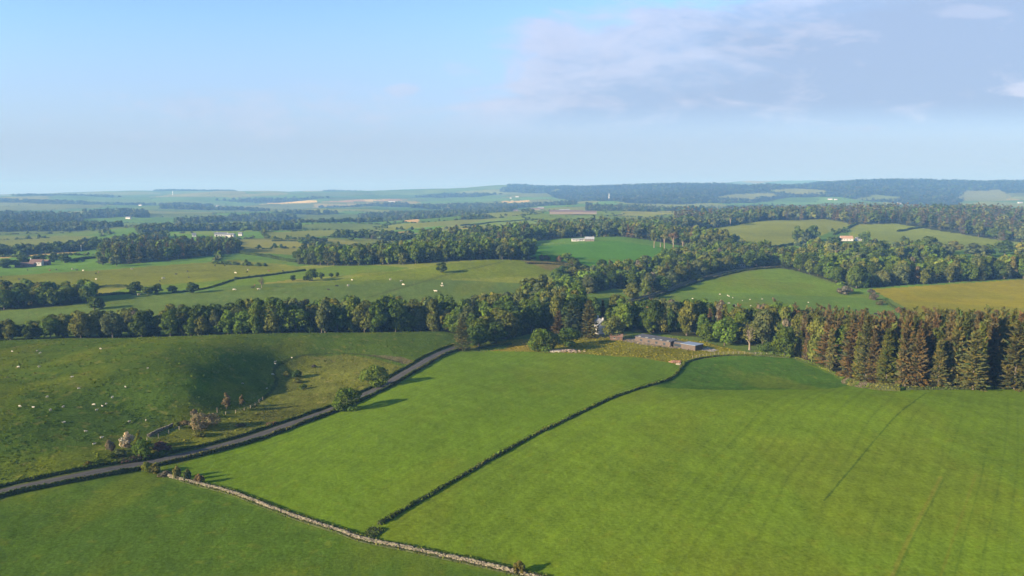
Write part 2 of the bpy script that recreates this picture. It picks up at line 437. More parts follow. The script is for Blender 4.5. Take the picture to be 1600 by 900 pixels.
# far fields picked out in the photograph
for poly, c in (
    (G((-20,384),(60,382),(150,378),(60,389),(-20,397)), (0.10,0.13,0.035)),
    (G((-20,405),(80,398),(175,391),(178,401),(80,405),(-20,412)), (0.07,0.145,0.03)),
    (G((-20,402),(60,397),(128,392),(115,395),(40,401),(-20,405)), (0.24,0.19,0.10)),
    (G((-20,370),(100,368),(150,369),(110,380),(-20,388)), (0.11,0.135,0.04)),
    (G((262,366),(330,359),(400,358),(420,362),(330,368)), (0.10,0.15,0.035)),
    (G((372,376),(480,372),(560,378),(560,392),(470,400),(375,395)), (0.13,0.14,0.045)),
    (G((470,372),(560,362),(700,352),(640,366),(560,374)), (0.07,0.15,0.03)),
    (G((600,372),(700,360),(790,352),(800,358),(700,372),(640,380)), (0.085,0.155,0.03)),
    (G((560,368),(640,360),(640,364),(570,372)), (0.17,0.14,0.06)),
    (G((730,350),(800,335),(870,334),(1000,330),(960,345),(800,352)), (0.10,0.15,0.035)),
    (G((720,343),(800,328),(860,326),(850,332),(770,345)), (0.11,0.14,0.045)),
    (G((960,338),(1000,326),(1110,322),(1150,325),(1060,333)), (0.15,0.165,0.05)),
    (G((1020,350),(1100,345),(1100,352),(1040,356)), (0.10,0.155,0.03)),
    (G((405,319),(440,315),(495,313),(495,316),(440,319)), (0.42,0.33,0.18)),
    (G((500,316),(540,313),(600,311),(640,312),(600,314.5),(540,316)), (0.26,0.17,0.12)),
    (G((560,313.5),(600,312),(608,313),(580,315)), (0.40,0.32,0.18)),
    (G((783,316),(800,313),(828,313),(826,315),(800,317)), (0.42,0.32,0.17)),
    (G((630,346),(640,343),(655,344),(652,348)), (0.34,0.24,0.15)),
    (G((1115,309),(1150,303),(1200,301),(1220,305),(1180,311)), (0.15,0.165,0.05)),
    (G((1200,298),(1245,294.5),(1290,297),(1290,303),(1230,302)), (0.15,0.17,0.05)),
    (G((1490,309),(1510,298),(1560,296),(1580,305),(1570,314),(1510,314)), (0.15,0.165,0.055)),
    (G((1330,312),(1370,304),(1410,308),(1400,314)), (0.11,0.15,0.04)),
): paint(poly, c, 0.4)

# near fields
hp = np.concatenate([ROAD_L, D((705,425),(560,425),(300,420),(-250,420))[:, :2], np.array([[-330.0, 150.0]])])
paint(hp, (0.062, 0.098, 0.010), 0.8)
paint(np.concatenate([ROAD_L[ROAD_L[:, 0] < -70], G((420,630),(395,600),(385,575),(340,582),(250,600),(130,605),(0,612),(-90,616))[:, :2], np.array([[-330.0, 150.0]])]), (0.057, 0.095, 0.008), 0.8)  # lower sheep hill: shade of the slope painted in as a darker green
paint(G((425,575),(470,557),(540,553),(590,562),(640,575),(640,578),(600,600),(565,616),(530,633),(490,648),(430,668),(330,698),(240,715),(190,722),(230,690),(290,668),(350,650),(400,632),(430,605)), (0.098, 0.108, 0.018), 1.3)
paint(G((560,553),(600,560),(650,572),(660,568),(630,558)), (0.11,0.10,0.045), 1.4)
midf = np.concatenate([ROAD_L[ROAD_L[:, 0] > WALL_L[0, 0] - 2], G((760,545),(830,549),(900,552),(1000,556),(1052,568))[:, :2], BANK_L[::-1][40:], WALL_L[(WALL_L[:, 0] < BANK_L[0, 0])][::-1]])
paint(midf, (0.090, 0.147, 0.005), 0.2)
rightf = np.concatenate([BANK_L, D((1290,330),(1340,285),(1420,275),(1500,273),(1750,275))[:, :2], np.array([[260.0, 100.0], [10.0, 100.0]]), WALL_L[WALL_L[:, 0] > BANK_L[0, 0]][::-1]])
paint(rightf, (0.095, 0.148, 0.006), 0.22)
nearf = np.concatenate([WALL_L, np.array([[30.0, 90.0], [-330.0, 90.0]]), ROAD_L[ROAD_L[:, 0] < WALL_L[0, 0]]])
paint(nearf, (0.058, 0.103, 0.005), 0.3)
dip = np.concatenate([BANK_L[np.hypot(*(BANK_L).T) > 292], D((1300,318),(1330,290),(1290,270),(1200,272),(1100,278),(1030,285))[:, :2]])
paint(dip, (0.054, 0.108, 0.010), 0.5)
meadow = np.concatenate([G((708,547),(740,540),(800,531),(860,527),(930,524),(990,527),(1040,527),(1100,534),(1160,549),(1240,557)), G((1200,556),(1130,556),(1076,563),(1058,568),(1000,559),(900,553),(830,550),(760,548))])
paint(meadow, (0.155, 0.152, 0.016), 0.8)
paint(G((760,549),(775,543),(835,528),(840,535),(825,548)), (0.19,0.155,0.024), 0.5)
paint(G((700,549),(760,545),(800,532),(790,545),(750,550)), (0.085,0.125,0.025), 1.0)
paint(G((962,531),(1000,527),(1050,531),(1096,539),(1100,545),(1060,545),(1000,538)), (0.21,0.18,0.13), 0.2)
# gravel yard along the back of the timber building
_a, _b = ground_at(992.6, 532.5)[:2], ground_at(1086.5, 548.5)[:2]
_d = (_b - _a) / np.hypot(*(_b - _a)); _p = np.array([-_d[1], _d[0]])
paint(np.array([_a - _d * 4 + _p * 5, _a - _d * 4 + _p * 12, _b + _p * 13, _b + _d * 6 + _p * 12, _b + _d * 6 + _p * 5]), (0.27, 0.25, 0.22), 0.2)
paint(G((905,519),(925,514),(965,518),(985,524),(960,528),(920,528)), (0.13,0.13,0.05), 0.3)

# soft blotches: richer and drier grass, in plan
wgreen = np.array([1.22, 1.13, 0.65]); colr[far] = colr[far] * wgreen
near = dist_ < 900
nx, ny = GX[near], GY[near]
blot = fbm(nx / 38.0, ny / 38.0, 4, 21)
blot2 = fbm(nx / 9.0, ny / 9.0, 3, 23)
f = (1 + (0.10 + 0.16 * tuft[near]) * blot + 0.16 * blot2 * tuft[near])[:, None]
colr[near] *= np.clip(f, 0.6, 1.5)
dry = np.clip(fbm(nx / 25.0 + 5, ny / 60.0, 4, 29) * 1.6 - 0.2, 0, 0.5)[:, None] * np.clip(0.35 + tuft[near], 0, 1)[:, None]
colr[near] = colr[near] * (1 - dry) + dry * np.array((0.125, 0.140, 0.014))
sprk = (np.clip(fbm(nx / 2.2, ny / 2.2, 2, 33) - 0.28, 0, 1) * 2.2)[:, None] * tuft[near][:, None]
colr[near] = colr[near] * (1 - np.clip(sprk, 0, 0.6)) + np.clip(sprk, 0, 0.6) * np.array((0.17, 0.155, 0.045))
fr = ~near
colr[fr] *= (1 + 0.25 * fbm(GX[fr] / 160.0, GY[fr] / 160.0, 4, 25))[:, None]

# machine lines in the right field and the middle field
for pp, hw, c, s in (
    (((1447,614),(1425,630),(1400,650),(1375,678),(1350,708),(1325,738),(1305,762),(1285,785)), 0.24, (0.040,0.074,0.010), 0.8),
    (((1470,745),(1452,780),(1435,812),(1412,858),(1392,905)), 0.34, (0.145,0.135,0.025), 0.55),
    (((1475,748),(1457,783),(1440,815),(1418,860),(1398,905)), 0.20, (0.05,0.085,0.010), 0.5),
    (((1525,740),(1508,790),(1490,840),(1468,905)), 0.26, (0.13,0.125,0.022), 0.4),
    (((1542,700),(1530,760),(1510,830),(1490,905)), 0.2, (0.055,0.095,0.01), 0.4),
    (((1575,620),(1572,680),(1560,760),(1540,850),(1530,905)), 0.2, (0.055,0.095,0.01), 0.35),
    (((1590,640),(1590,720),(1580,800),(1565,905)), 0.2, (0.055,0.095,0.01), 0.32),
    (((1505,625),(1500,660),(1480,720)), 0.2, (0.055,0.095,0.01), 0.3),
): stripe(smooth_line(G(*pp), 2.0), hw, c, s)
# mowing swathes: faint parallel lines following the bank, across both big fields
def swathes(poly, ref, gap, depth, seed):
    poly = np.asarray(poly)[:, :2]
    lo, hi = poly.min(0), poly.max(0)
    idx = np.nonzero((GX > lo[0]) & (GX < hi[0]) & (GY > lo[1]) & (GY < hi[1]))
    x, y = GX[idx], GY[idx]
    ins = inpoly(x, y, poly)
    idx = (idx[0][ins], idx[1][ins]); x, y = x[ins], y[ins]
    d = polydist(x, y, ref[::6]) + 1.4 * fbm(x / 30, y / 30, 2, seed)
    band = np.sin(d / gap * 2 * math.pi) * 0.5 + 0.9 * vnoise(d / gap * 2.0, x * 0 + 3.0, seed + 1)
    line = np.exp(-((np.mod(d, gap * 3.1) - gap) / 0.28) ** 2)
    brk = np.clip(0.75 + 1.0 * fbm(x / 22, y / 22, 3, seed + 5), 0, 1)
    colr[idx] *= (1 + depth * band * brk)[:, None]
    colr[idx] *= (1 - 0.13 * line * brk)[:, None]
swathes(midf, BANK_L, 3.0, 0.10, 61)
swathes(rightf, BANK_L, 3.2, 0.10, 65)
# worn verge and track marks
stripe(ROAD_L, 4.4, (0.085, 0.105, 0.03), 0.8, 0.3)
stripe(ROAD_F, 4.2, (0.09, 0.11, 0.03), 0.8, 0.3)
stripe(WALL_L, 1.9, (0.085, 0.125, 0.02), 0.7)
stripe(smooth_line(G((395,637),(418,617),(432,597),(428,580),(440,568),(470,556),(530,552),(580,556),(625,566)), 2), 0.8, (0.040,0.052,0.016), 0.8)
stripe(smooth_line(D((575,560),(640,610),(720,680),(790,745)), 3), 1.6, (0.060,0.075,0.018), 0.8)
colr[:] = np.clip(colr, 0.012, 0.6)

# ------------------------------------------------------------------ materials
def mat(name, color, rough=0.85, spec=0.2, noise=None, bump=None, metallic=0.0):
    m = bpy.data.materials.new(name); m.use_nodes = True
    nt = m.node_tree; b = nt.nodes["Principled BSDF"]
    b.inputs["Roughness"].default_value = rough
    b.inputs["Specular IOR Level"].default_value = spec
    b.inputs["Metallic"].default_value = metallic
    b.inputs["Base Color"].default_value = (*color, 1)
    if noise:
        scale, amt = noise[:2]
        stretch = noise[2] if len(noise) > 2 else (1, 1, 1)
        tcn = nt.nodes.new("ShaderNodeTexCoord"); mp = nt.nodes.new("ShaderNodeMapping"); mp.inputs["Scale"].default_value = stretch
        nz = nt.nodes.new("ShaderNodeTexNoise"); nz.inputs["Scale"].default_value = scale; nz.inputs["Detail"].default_value = 6; nz.inputs["Roughness"].default_value = 0.65
        nt.links.new(tcn.outputs["Object"], mp.inputs[0]); nt.links.new(mp.outputs[0], nz.inputs["Vector"])
        rp = nt.nodes.new("ShaderNodeValToRGB")
        rp.color_ramp.elements[0].position = 0.3; rp.color_ramp.elements[1].position = 0.7
        rp.color_ramp.elements[0].color = (*[c * (1 - amt) for c in color], 1)
        rp.color_ramp.elements[1].color = (*[min(1, c * (1 + amt)) for c in color], 1)
        nt.links.new(nz.outputs["Fac"], rp.inputs[0]); nt.links.new(rp.outputs[0], b.inputs["Base Color"])
        if bump:
            bp = nt.nodes.new("ShaderNodeBump"); bp.inputs["Strength"].default_value = bump; bp.inputs["Distance"].default_value = 0.1
            nt.links.new(nz.outputs["Fac"], bp.inputs["Height"]); nt.links.new(bp.outputs[0], b.inputs["Normal"])
    return m

def grass_material():
    m = bpy.data.materials.new("grass_ground"); m.use_nodes = True
    nt = m.node_tree; ns, ls = nt.nodes, nt.links
    b = ns["Principled BSDF"]; b.inputs["Roughness"].default_value = 0.9; b.inputs["Specular IOR Level"].default_value = 0.0
    at = N(ns, "ShaderNodeAttribute", attribute_name="field")
    geo = N(ns, "ShaderNodeNewGeometry")
    def nz(scale, det, rough, stretch=(1, 1, 1), rot=0.0):
        mp = N(ns, "ShaderNodeMapping"); mp.inputs["Scale"].default_value = stretch; mp.inputs["Rotation"].default_value = (0, 0, rot)
        ls.new(geo.outputs["Position"], mp.inputs[0])
        n = N(ns, "ShaderNodeTexNoise"); setin(n, Scale=scale, Detail=det, Roughness=rough); ls.new(mp.outputs[0], n.inputs["Vector"])
        return n.outputs["Fac"]
    fine = nz(1.3, 6.0, 0.78)
    med = nz(0.22, 5.0, 0.62, (1, 0.6, 1), 0.5)
    wide = nz(0.035, 4.0, 0.55)
    mul = lambda op, a, b_, cl=False: M(op, a, b_, nodes=ns, links=ls, clamp=cl)
    v = mul("ADD", mul("MULTIPLY", mul("SUBTRACT", fine, 0.5), 1.75), mul("MULTIPLY", mul("SUBTRACT", med, 0.5), 0.5))
    v = mul("ADD", v, mul("MULTIPLY", mul("SUBTRACT", wide, 0.5), 0.25))
    amp = mul("ADD", mul("MULTIPLY", at.outputs["Alpha"], 0.7), 0.95)
    v = mul("ADD", mul("MULTIPLY", v, amp), 1.0)
    vm = N(ns, "ShaderNodeVectorMath", operation="SCALE")
    ls.new(at.outputs["Color"], vm.inputs[0]); ls.new(v, vm.inputs["Scale"])
    ls.new(vm.outputs[0], b.inputs["Base Color"])
    hgt = mul("ADD", mul("MULTIPLY", fine, 0.35), mul("MULTIPLY", med, 1.0))
    bp = N(ns, "ShaderNodeBump"); bp.inputs["Distance"].default_value = 0.9
    ls.new(mul("ADD", mul("MULTIPLY", at.outputs["Alpha"], 0.5), 0.22), bp.inputs["Strength"])
    ls.new(hgt, bp.inputs["Height"]); ls.new(bp.outputs[0], b.inputs["Normal"])
    return m
MAT_GRASS = grass_material()
nr, nc = NV
idx = np.arange(nr * nc).reshape(nr, nc)
quads = np.stack([idx[:-1, :-1], idx[:-1, 1:], idx[1:, 1:], idx[1:, :-1]], -1).reshape(-1, 4)[:, ::-1]
gv = np.stack([GX, GY, GZ], -1).reshape(-1, 3)
att = np.concatenate([colr.reshape(-1, 3), tuft.reshape(-1, 1)], 1)
ground = link("ground", new_mesh("ground", gv, quads, [MAT_GRASS], smooth=True, attrs={"field": att}))
tag(ground, "rolling green farmland of pasture and hay fields reaching to the far hills", None, None, "structure")

# ------------------------------------------------------------------ haze
def box_mesh(lo, hi):
    v = np.array([(x, y, z) for z in (lo[2], hi[2]) for y in (lo[1], hi[1]) for x in (lo[0], hi[0])], float)
    f = np.array([(0, 2, 3, 1), (4, 5, 7, 6), (0, 1, 5, 4), (2, 6, 7, 3), (0, 4, 6, 2), (1, 3, 7, 5)])
    return v, f
hm = bpy.data.materials.new("haze_air"); hm.use_nodes = True
hn = hm.node_tree.nodes; hn.clear()
ho = hn.new("ShaderNodeOutputMaterial"); hv = hn.new("ShaderNodeVolumePrincipled")
HAZE = 1.75e-4
hv.inputs["Density"].default_value = HAZE
hv.inputs["Color"].default_value = (0.17, 0.38, 0.78, 1)
hv.inputs["Absorption Color"].default_value = (0.52, 0.52, 0.52, 1)
hv.inputs["Anisotropy"].default_value = 0.0
hm.node_tree.links.new(hv.outputs[0], ho.inputs["Volume"])
RMAX = float(RAD[-1]) + 20
hz = link("haze", new_mesh("haze", *box_mesh((-RMAX, -RMAX, GZ.min() - 1.0), (RMAX, RMAX, max(GZ.max() + 45.0, 120.0))), [hm]))
tag(hz, "thin blue summer haze over the whole valley", None, None, "stuff")

# ------------------------------------------------------------------ foliage materials
def leaf_material(name, translucent=0.36):
    m = bpy.data.materials.new(name); m.use_nodes = True
    ns, ls = m.node_tree.nodes, m.node_tree.links
    ns.clear()
    out = N(ns, "ShaderNodeOutputMaterial")
    at = N(ns, "ShaderNodeAttribute", attribute_name="tint")
    oi = N(ns, "ShaderNodeObjectInfo")
    mx = N(ns, "ShaderNodeMix", data_type="RGBA", blend_type="MULTIPLY"); mx.inputs["Factor"].default_value = 1.0
    ls.new(at.outputs["Color"], mx.inputs["A"]); ls.new(oi.outputs["Color"], mx.inputs["B"])
    d = N(ns, "ShaderNodeBsdfDiffuse"); t = N(ns, "ShaderNodeBsdfTranslucent")
    ls.new(mx.outputs["Result"], d.inputs["Color"]); ls.new(mx.outputs["Result"], t.inputs["Color"])
    ms = N(ns, "ShaderNodeMixShader"); ms.inputs[0].default_value = translucent
    ls.new(d.outputs[0], ms.inputs[1]); ls.new(t.outputs[0], ms.inputs[2]); ls.new(ms.outputs[0], out.inputs["Surface"])
    return m
MAT_LEAF = leaf_material("leaf")
MAT_BARK = mat("bark", (0.10, 0.085, 0.07), 0.95, 0.1, (3.0, 0.4, (1, 1, 0.2)))
MAT_PALE_BARK = mat("pale_bark", (0.20, 0.16, 0.12), 0.95, 0.1, (3.0, 0.3, (1, 1, 0.2)))
MAT_STONE = mat("field_stone", (0.36, 0.33, 0.28), 0.95, 0.15, (1.4, 0.5), 0.6)

TINT = {
 "dark green": (0.054, 0.084, 0.016), "mid green": (0.078, 0.116, 0.018), "bright green": (0.096, 0.146, 0.020),
 "olive green": (0.108, 0.120, 0.025), "grey-green": (0.088, 0.108, 0.040), "yellow-green": (0.125, 0.148, 0.025),
 "russet": (0.142, 0.100, 0.048), "rust-brown": (0.138, 0.106, 0.042), "olive-brown": (0.116, 0.116, 0.036),
 "dark": (0.062, 0.082, 0.030), "pinkish grey": (0.130, 0.112, 0.074), "pale tan": (0.16, 0.13, 0.066), "blue-green": (0.066, 0.092, 0.038),
 "blossom-white": (0.38, 0.35, 0.27), "purple-brown": (0.090, 0.060, 0.052),
}

def quads_from(P, nrm, size, asp=1.0, roll=None, up=None, r=rng):
    """one square per point, facing nrm"""
    n = len(P)
    nrm = nrm / (np.linalg.norm(nrm, axis=1, keepdims=True) + 1e-9)
    a = r.normal(size=(n, 3)) if up is None else up + 0.15 * r.normal(size=(n, 3))
    t = np.cross(nrm, a); t /= np.linalg.norm(t, axis=1, keepdims=True) + 1e-9
    b = np.cross(nrm, t)
    s = np.broadcast_to(np.asarray(size, float), (n,))[:, None] * 0.5
    t, b = t * s * asp, b * s
    j = lambda: r.uniform(0.6, 1.25, (n, 1))
    v = np.stack([P - t * j() - b * j(), P + t * j() - b * j(), P + t * j() + b * j(), P - t * j() + b * j()], 1).reshape(-1, 3)
    return v, np.arange(n * 4).reshape(n, 4)
def tube(path, rad, sides=6, cap=True):
    path, rad = np.asarray(path, float), np.asarray(rad, float)
    n = len(path)
    tg = np.gradient(path, axis=0); tg /= np.linalg.norm(tg, axis=1, keepdims=True) + 1e-9
    ref = np.where(np.abs(tg[:, 2:3]) > 0.9, np.array([[1.0, 0, 0]]), np.array([[0, 0, 1.0]]))
    u = np.cross(tg, ref); u /= np.linalg.norm(u, axis=1, keepdims=True) + 1e-9
    w = np.cross(tg, u)
    a = np.linspace(0, 2 * math.pi, sides, endpoint=False)
    v = (path[:, None] + rad[:, None, None] * (u[:, None] * np.cos(a)[None, :, None] + w[:, None] * np.sin(a)[None, :, None])).reshape(-1, 3)
    i = np.arange(n * sides).reshape(n, sides)
    f = np.stack([i[:-1], np.roll(i[:-1], -1, 1), np.roll(i[1:], -1, 1), i[1:]], -1).reshape(-1, 4)
    return v, f
def join(parts):
    vs, fs, o = [], [], 0
    for v, f in parts:
        vs.append(v); fs.append(f + o); o += len(v)
    return np.concatenate(vs), np.concatenate(fs)

def lobes_crown(r, h, w, base, nl, leaf, per, flat=1.0, sparse=1.0, spike=0.0):
    """a crown of leaf sprays over many overlapping boughs"""
    cz = base + (h - base) * 0.5
    C, Rd = [np.array([0, 0, cz])], [0.30 * w]
    for k in range(nl):
        u = r.uniform(-1, 1); a = r.uniform(0, 2 * math.pi); q = r.uniform(0.50, 0.86)
        s = math.sqrt(1 - u * u)
        prof = 1.0 - 0.25 * max(u, 0) - spike * max(u, -0.3)
        C.append(np.array([q * s * math.cos(a) * w / 2 * prof, q * s * math.sin(a) * w / 2 * prof, cz + q * u * (h - base) / 2 * flat]))
        Rd.append(w * r.uniform(0.13, 0.23))
    C, Rd = np.array(C), np.array(Rd)
    P, Nn, L = [], [], []
    for k in range(len(C)):
        n = int(per * (Rd[k] / (0.18 * w)) ** 2 * sparse)
        d = r.normal(size=(n, 3)); d[:, 2] += 0.25; d /= np.linalg.norm(d, axis=1, keepdims=True)
        p = C[k] + d * Rd[k] * r.uniform(0.72, 1.10, (n, 1)) * np.array([1, 1, 0.85])
        dd = np.linalg.norm(p[:, None] - C[None], axis=2) / Rd[None]
        dd[:, k] = 9
        keep = (dd.min(1) > 0.72) & (p[:, 2] > 0.1)
        P.append(p[keep]); Nn.append(d[keep]); L.append(np.full(keep.sum(), k))
    P, Nn, L = np.concatenate(P), np.concatenate(Nn), np.concatenate(L)
    v, f = quads_from(P, Nn + 0.40 * r.normal(size=P.shape), leaf * r.uniform(0.65, 1.35, len(P)), r=r)
    lf = r.uniform(0.80, 1.22, len(C))[L] * r.uniform(0.78, 1.25, len(P))
    hue = r.normal(0, 0.045, len(C))[L] + r.normal(0, 0.04, len(P))
    tint = np.stack([lf * (1 + hue), lf, lf * (1 - hue), np.ones(len(P))], 1).repeat(4, 0)
    return v, f, np.clip(tint, 0.05, 3), C, Rd
def broad_trunk(r, h, w, base, C, rad=None, nlimb=6):
    rad = rad or 0.022 * h
    top = base + (h - base) * 0.62
    z = np.linspace(-0.5, top, 7)
    bend = r.normal(0, 0.02 * h, 2)
    pa = np.stack([bend[0] * (z / top) ** 2, bend[1] * (z / top) ** 2, z], 1)
    parts = [tube(pa, rad * np.array([1.5, 1.05, 0.9, 0.75, 0.6, 0.42, 0.2]), 7)]
    for k in r.choice(len(C), min(nlimb, len(C)), replace=False):
        s = pa[r.integers(2, 5)]; e = C[k]
        mid_ = (s + e) / 2 + np.array([0, 0, 0.06 * h])
        t = np.linspace(0, 1, 4)[:, None]
        parts.append(tube((1 - t) ** 2 * s + 2 * t * (1 - t) * mid_ + t * t * e, rad * np.array([0.55, 0.42, 0.28, 0.1]), 5))
    return join(parts)
def spruce(r, h, w, leaf, whorl, nb, base=0.05, ragged=0.25, top_only=0.0):
    """a spruce: whorls of drooping sprays round a straight stem"""
    P0, P1, W_, SH = [], [], [], []
    z = max(base, top_only) * h
    while z < 0.985 * h:
        t = z / h
        rr = w / 2 * (1 - t) ** 0.72 * (1.0 if t > 0.12 else 0.82) + 0.12
        for k in range(max(4, int(nb * (1 - 0.4 * t)))):
            a = r.uniform(0, 2 * math.pi); L = rr * r.uniform(1 - 1.8 * ragged, 1 + ragged)
            slope = -0.28 + 0.85 * t + r.normal(0, 0.22)
            d = np.array([math.cos(a), math.sin(a), slope])
            zj = z + r.uniform(-1.0, 1.0) * whorl
            s = np.array([0, 0, zj]); m_ = s + d * L * 0.6; e = m_ + np.array([d[0], d[1], slope + 0.35]) * L * 0.4
            sh = r.uniform(0.72, 1.3); hu = r.normal(0, 0.13)
            for q in range(5):
                u_ = r.uniform(0.22, 1.0)
                c_ = s + d * L * u_ * 0.95 + np.array([0, 0, 0.35 * L * max(0, u_ - 0.6)]) + r.normal(0, 0.10, 3)
                tw = np.array([d[0] + r.normal(0, 0.5), d[1] + r.normal(0, 0.5), slope + 0.2 * u_ + r.normal(0, 0.25)])
                tw /= np.linalg.norm(tw)
                ln = leaf * r.uniform(0.8, 1.7)
                P0.append(c_ - tw * ln * 0.4); P1.append(c_ + tw * ln * 0.6); W_.append(leaf * r.uniform(0.55, 1.0)); SH.append((sh * (1 + hu), sh, sh * (1 - hu)))
        z += whorl * r.uniform(0.8, 1.2)
    P0, P1, W_, SH = np.array(P0), np.array(P1), np.array(W_), np.array(SH)
    ax = P1 - P0; n = len(ax)
    up = np.tile(np.array([0, 0, 1.0]), (n, 1)) + 0.5 * r.normal(size=(n, 3))
    side = np.cross(ax, up); side /= np.linalg.norm(side, axis=1, keepdims=True)
    hw = (W_ / 2)[:, None]
    v1 = np.stack([P0 - side * hw * 0.8, P0 + side * hw * 0.8, P1 + side * hw * 0.30, P1 - side * hw * 0.30], 1)
    dn = np.cross(side, ax); dn /= np.linalg.norm(dn, axis=1, keepdims=True)
    dn = np.where(dn[:, 2:3] > 0, -dn, dn)
    v2 = np.stack([P0, P1, P1 + dn * hw * 0.5, P0 + dn * hw * 1.3], 1)
    v = np.concatenate([v1, v2]).reshape(-1, 3)
    f = np.arange(len(v)).reshape(-1, 4)
    tint = np.concatenate([SH, SH * 0.97])
    tint = np.concatenate([tint, np.ones((len(tint), 1))], 1).repeat(4, 0)
    return v, f, np.clip(tint, 0.05, 3)

PROTO = {}
def proto(kind, seeds, fn):
    PROTO[kind] = [fn(np.random.default_rng(s)) for s in seeds]
def mk_broad(h, w, base, nl, leaf, per, **k):
    def fn(r):
        v, f, t, C, Rd = lobes_crown(r, h, w, base, nl, leaf, per, **k)
        tr = broad_trunk(r, h, w, base, C)
        return dict(crown=(v, f, t), trunk=tr, h=float(v[:, 2].max()), w=w, bark=MAT_BARK)
    return fn
def mk_bush(h, w, nl, leaf, per, **k):
    def fn(r):
        v, f, t, C, Rd = lobes_crown(r, h, w, 0.0, nl, leaf, per, **k)
        return dict(crown=(v, f, t), trunk=None, h=float(v[:, 2].max()), w=w, bark=MAT_BARK)
    return fn
def mk_spruce(h, w, leaf, whorl, nb, **k):
    def fn(r):
        v, f, t = spruce(r, h, w, leaf, whorl, nb, **k)
        tr = tube([(0, 0, -0.5), (0, 0, 0.3 * h), (0, 0, 0.7 * h), (0, 0, h * 0.99)], [0.014 * h, 0.011 * h, 0.006 * h, 0.02], 7)
        return dict(crown=(v, f, t), trunk=tr, h=h, w=w, bark=MAT_BARK)
    return fn
def mk_pine(r):
    v, f, t, C, Rd = lobes_crown(r, 20, 8, 9.0, 14, 1.1, 42)
    return dict(crown=(v, f, t), trunk=broad_trunk(r, 20, 8, 9.0, C, 0.42), h=float(v[:, 2].max()), w=8, bark=MAT_PALE_BARK)
def mk_bare(r):
    v, f, t, C, Rd = lobes_crown(r, 14, 8, 2.5, 20, 0.5, 16)
    return dict(crown=(v, f, t), trunk=broad_trunk(r, 14, 8, 2.0, C, 0.34, 20), h=float(v[:, 2].max()), w=8, bark=MAT_PALE_BARK)
proto("round", (1, 2, 3), mk_broad(14, 11, 0.3, 34, 0.66, 96))
proto("tall", (4, 5, 6), mk_broad(17, 9.5, 0.3, 34, 0.66, 92, spike=0.12))
proto("slim", (7, 8), mk_broad(16, 6.5, 0.4, 24, 0.6, 84, spike=0.2))
proto("spruce", (9, 10, 11, 12), mk_spruce(23, 8.5, 0.85, 0.60, 12))
proto("thin_spruce", (13, 14), mk_spruce(22, 6.5, 0.8, 0.60, 11, ragged=0.34, base=0.10))
proto("pine", (15, 16), mk_pine)
proto("bare", (17, 18), mk_bare)
proto("bush", (19, 20, 21), mk_bush(4.0, 4.6, 13, 0.42, 52))
proto("bigbush", (22, 23), mk_bush(8.0, 9.5, 30, 0.48, 104))
# plainer versions for the distance
proto("mid_round", (31, 32, 33), mk_broad(14, 11, 0.4, 18, 1.3, 34))
proto("mid_tall", (34, 35), mk_broad(17, 9.5, 0.4, 18, 1.3, 34, spike=0.12))
proto("mid_spruce", (36, 37, 38), mk_spruce(22, 8.5, 1.9, 2.2, 7))
proto("far_round", (41, 42, 43), mk_broad(14, 13, 0.3, 7, 3.2, 9))
proto("far_bush", (46, 47), mk_bush(4.0, 5.0, 4, 1.7, 4))
proto("far_spruce", (44, 45), mk_spruce(22, 9, 3.2, 5.0, 4))
for k, lst in PROTO.items():
    for i, p in enumerate(lst):
        v, f, t = p["crown"]
        p["me"] = new_mesh("crown_" + k, v, f, [MAT_LEAF], attrs={"tint": t})
        if p["trunk"] is not None:
            p["tme"] = new_mesh("trunk_" + k, p["trunk"][0], p["trunk"][1], [p["bark"]], smooth=True)
            tv, tf = p["trunk"]
            p["one"] = new_mesh("tree_" + k, np.concatenate([v, tv]), np.concatenate([f, tf + len(v)]), [MAT_LEAF, p["bark"]],
                                face_mat=np.concatenate([np.zeros(len(f)), np.ones(len(tf))]),
                                attrs={"tint": np.concatenate([t, np.ones((len(tv), 4))])})
def vary(c, r, a=0.24):
    k = r.uniform(1 - a, 1 + a); h = r.normal(0, 0.045)
    return (c[0] * k * (1 + h), c[1] * k, c[2] * k * (1 - h), 1.0)
def plant_tree(name, kind, pos, h, w, tint, label, cat, group=None, parts=True, r=rng):
    p = PROTO[kind][int(r.integers(len(PROTO[kind])))]
    sc = (w / p["w"], w / p["w"] * r.uniform(0.9, 1.1), h / p["h"])
    rz = r.uniform(0, 6.283)
    col = vary(tint, r)
    if p["trunk"] is None or not parts:
        o = link(name, p["one"] if p["trunk"] is not None else p["me"])
        o.color = col
    else:
        o = bpy.data.objects.new(name, None); COL.objects.link(o); o.empty_display_size = 1.0
        c = link("crown", p["me"], o); c.color = col
        link("trunk", p["tme"], o)
    o.location = pos; o.rotation_euler = (0, 0, rz); o.scale = sc
    return tag(o, label, cat, group)
def merge_trees(name, items, label, mats_one=True):
    """a far wood that reads as one mass: items = (kind, pos, h, w, tint)"""
    V, F, T, o = [], [], [], 0
    for kind, pos, h, w, tint in items:
        p = PROTO[kind][int(rng.integers(len(PROTO[kind])))]
        v, f, t = p["crown"]
        a = rng.uniform(0, 6.283); ca, sa = math.cos(a), math.sin(a)
        k, kz = w / p["w"], h / p["h"]
        V.append(np.stack([(v[:, 0] * ca - v[:, 1] * sa) * k + pos[0], (v[:, 0] * sa + v[:, 1] * ca) * k + pos[1], v[:, 2] * kz + pos[2]], 1))
        F.append(f + o); o += len(v)
        T.append(t * np.array(vary(tint, rng)))
    if not V: return None
    me = new_mesh(name, np.concatenate(V), np.concatenate(F), [MAT_LEAF], attrs={"tint": np.concatenate(T)})
    ob = link(name, me)
    return tag(ob, label, None, None, "stuff")
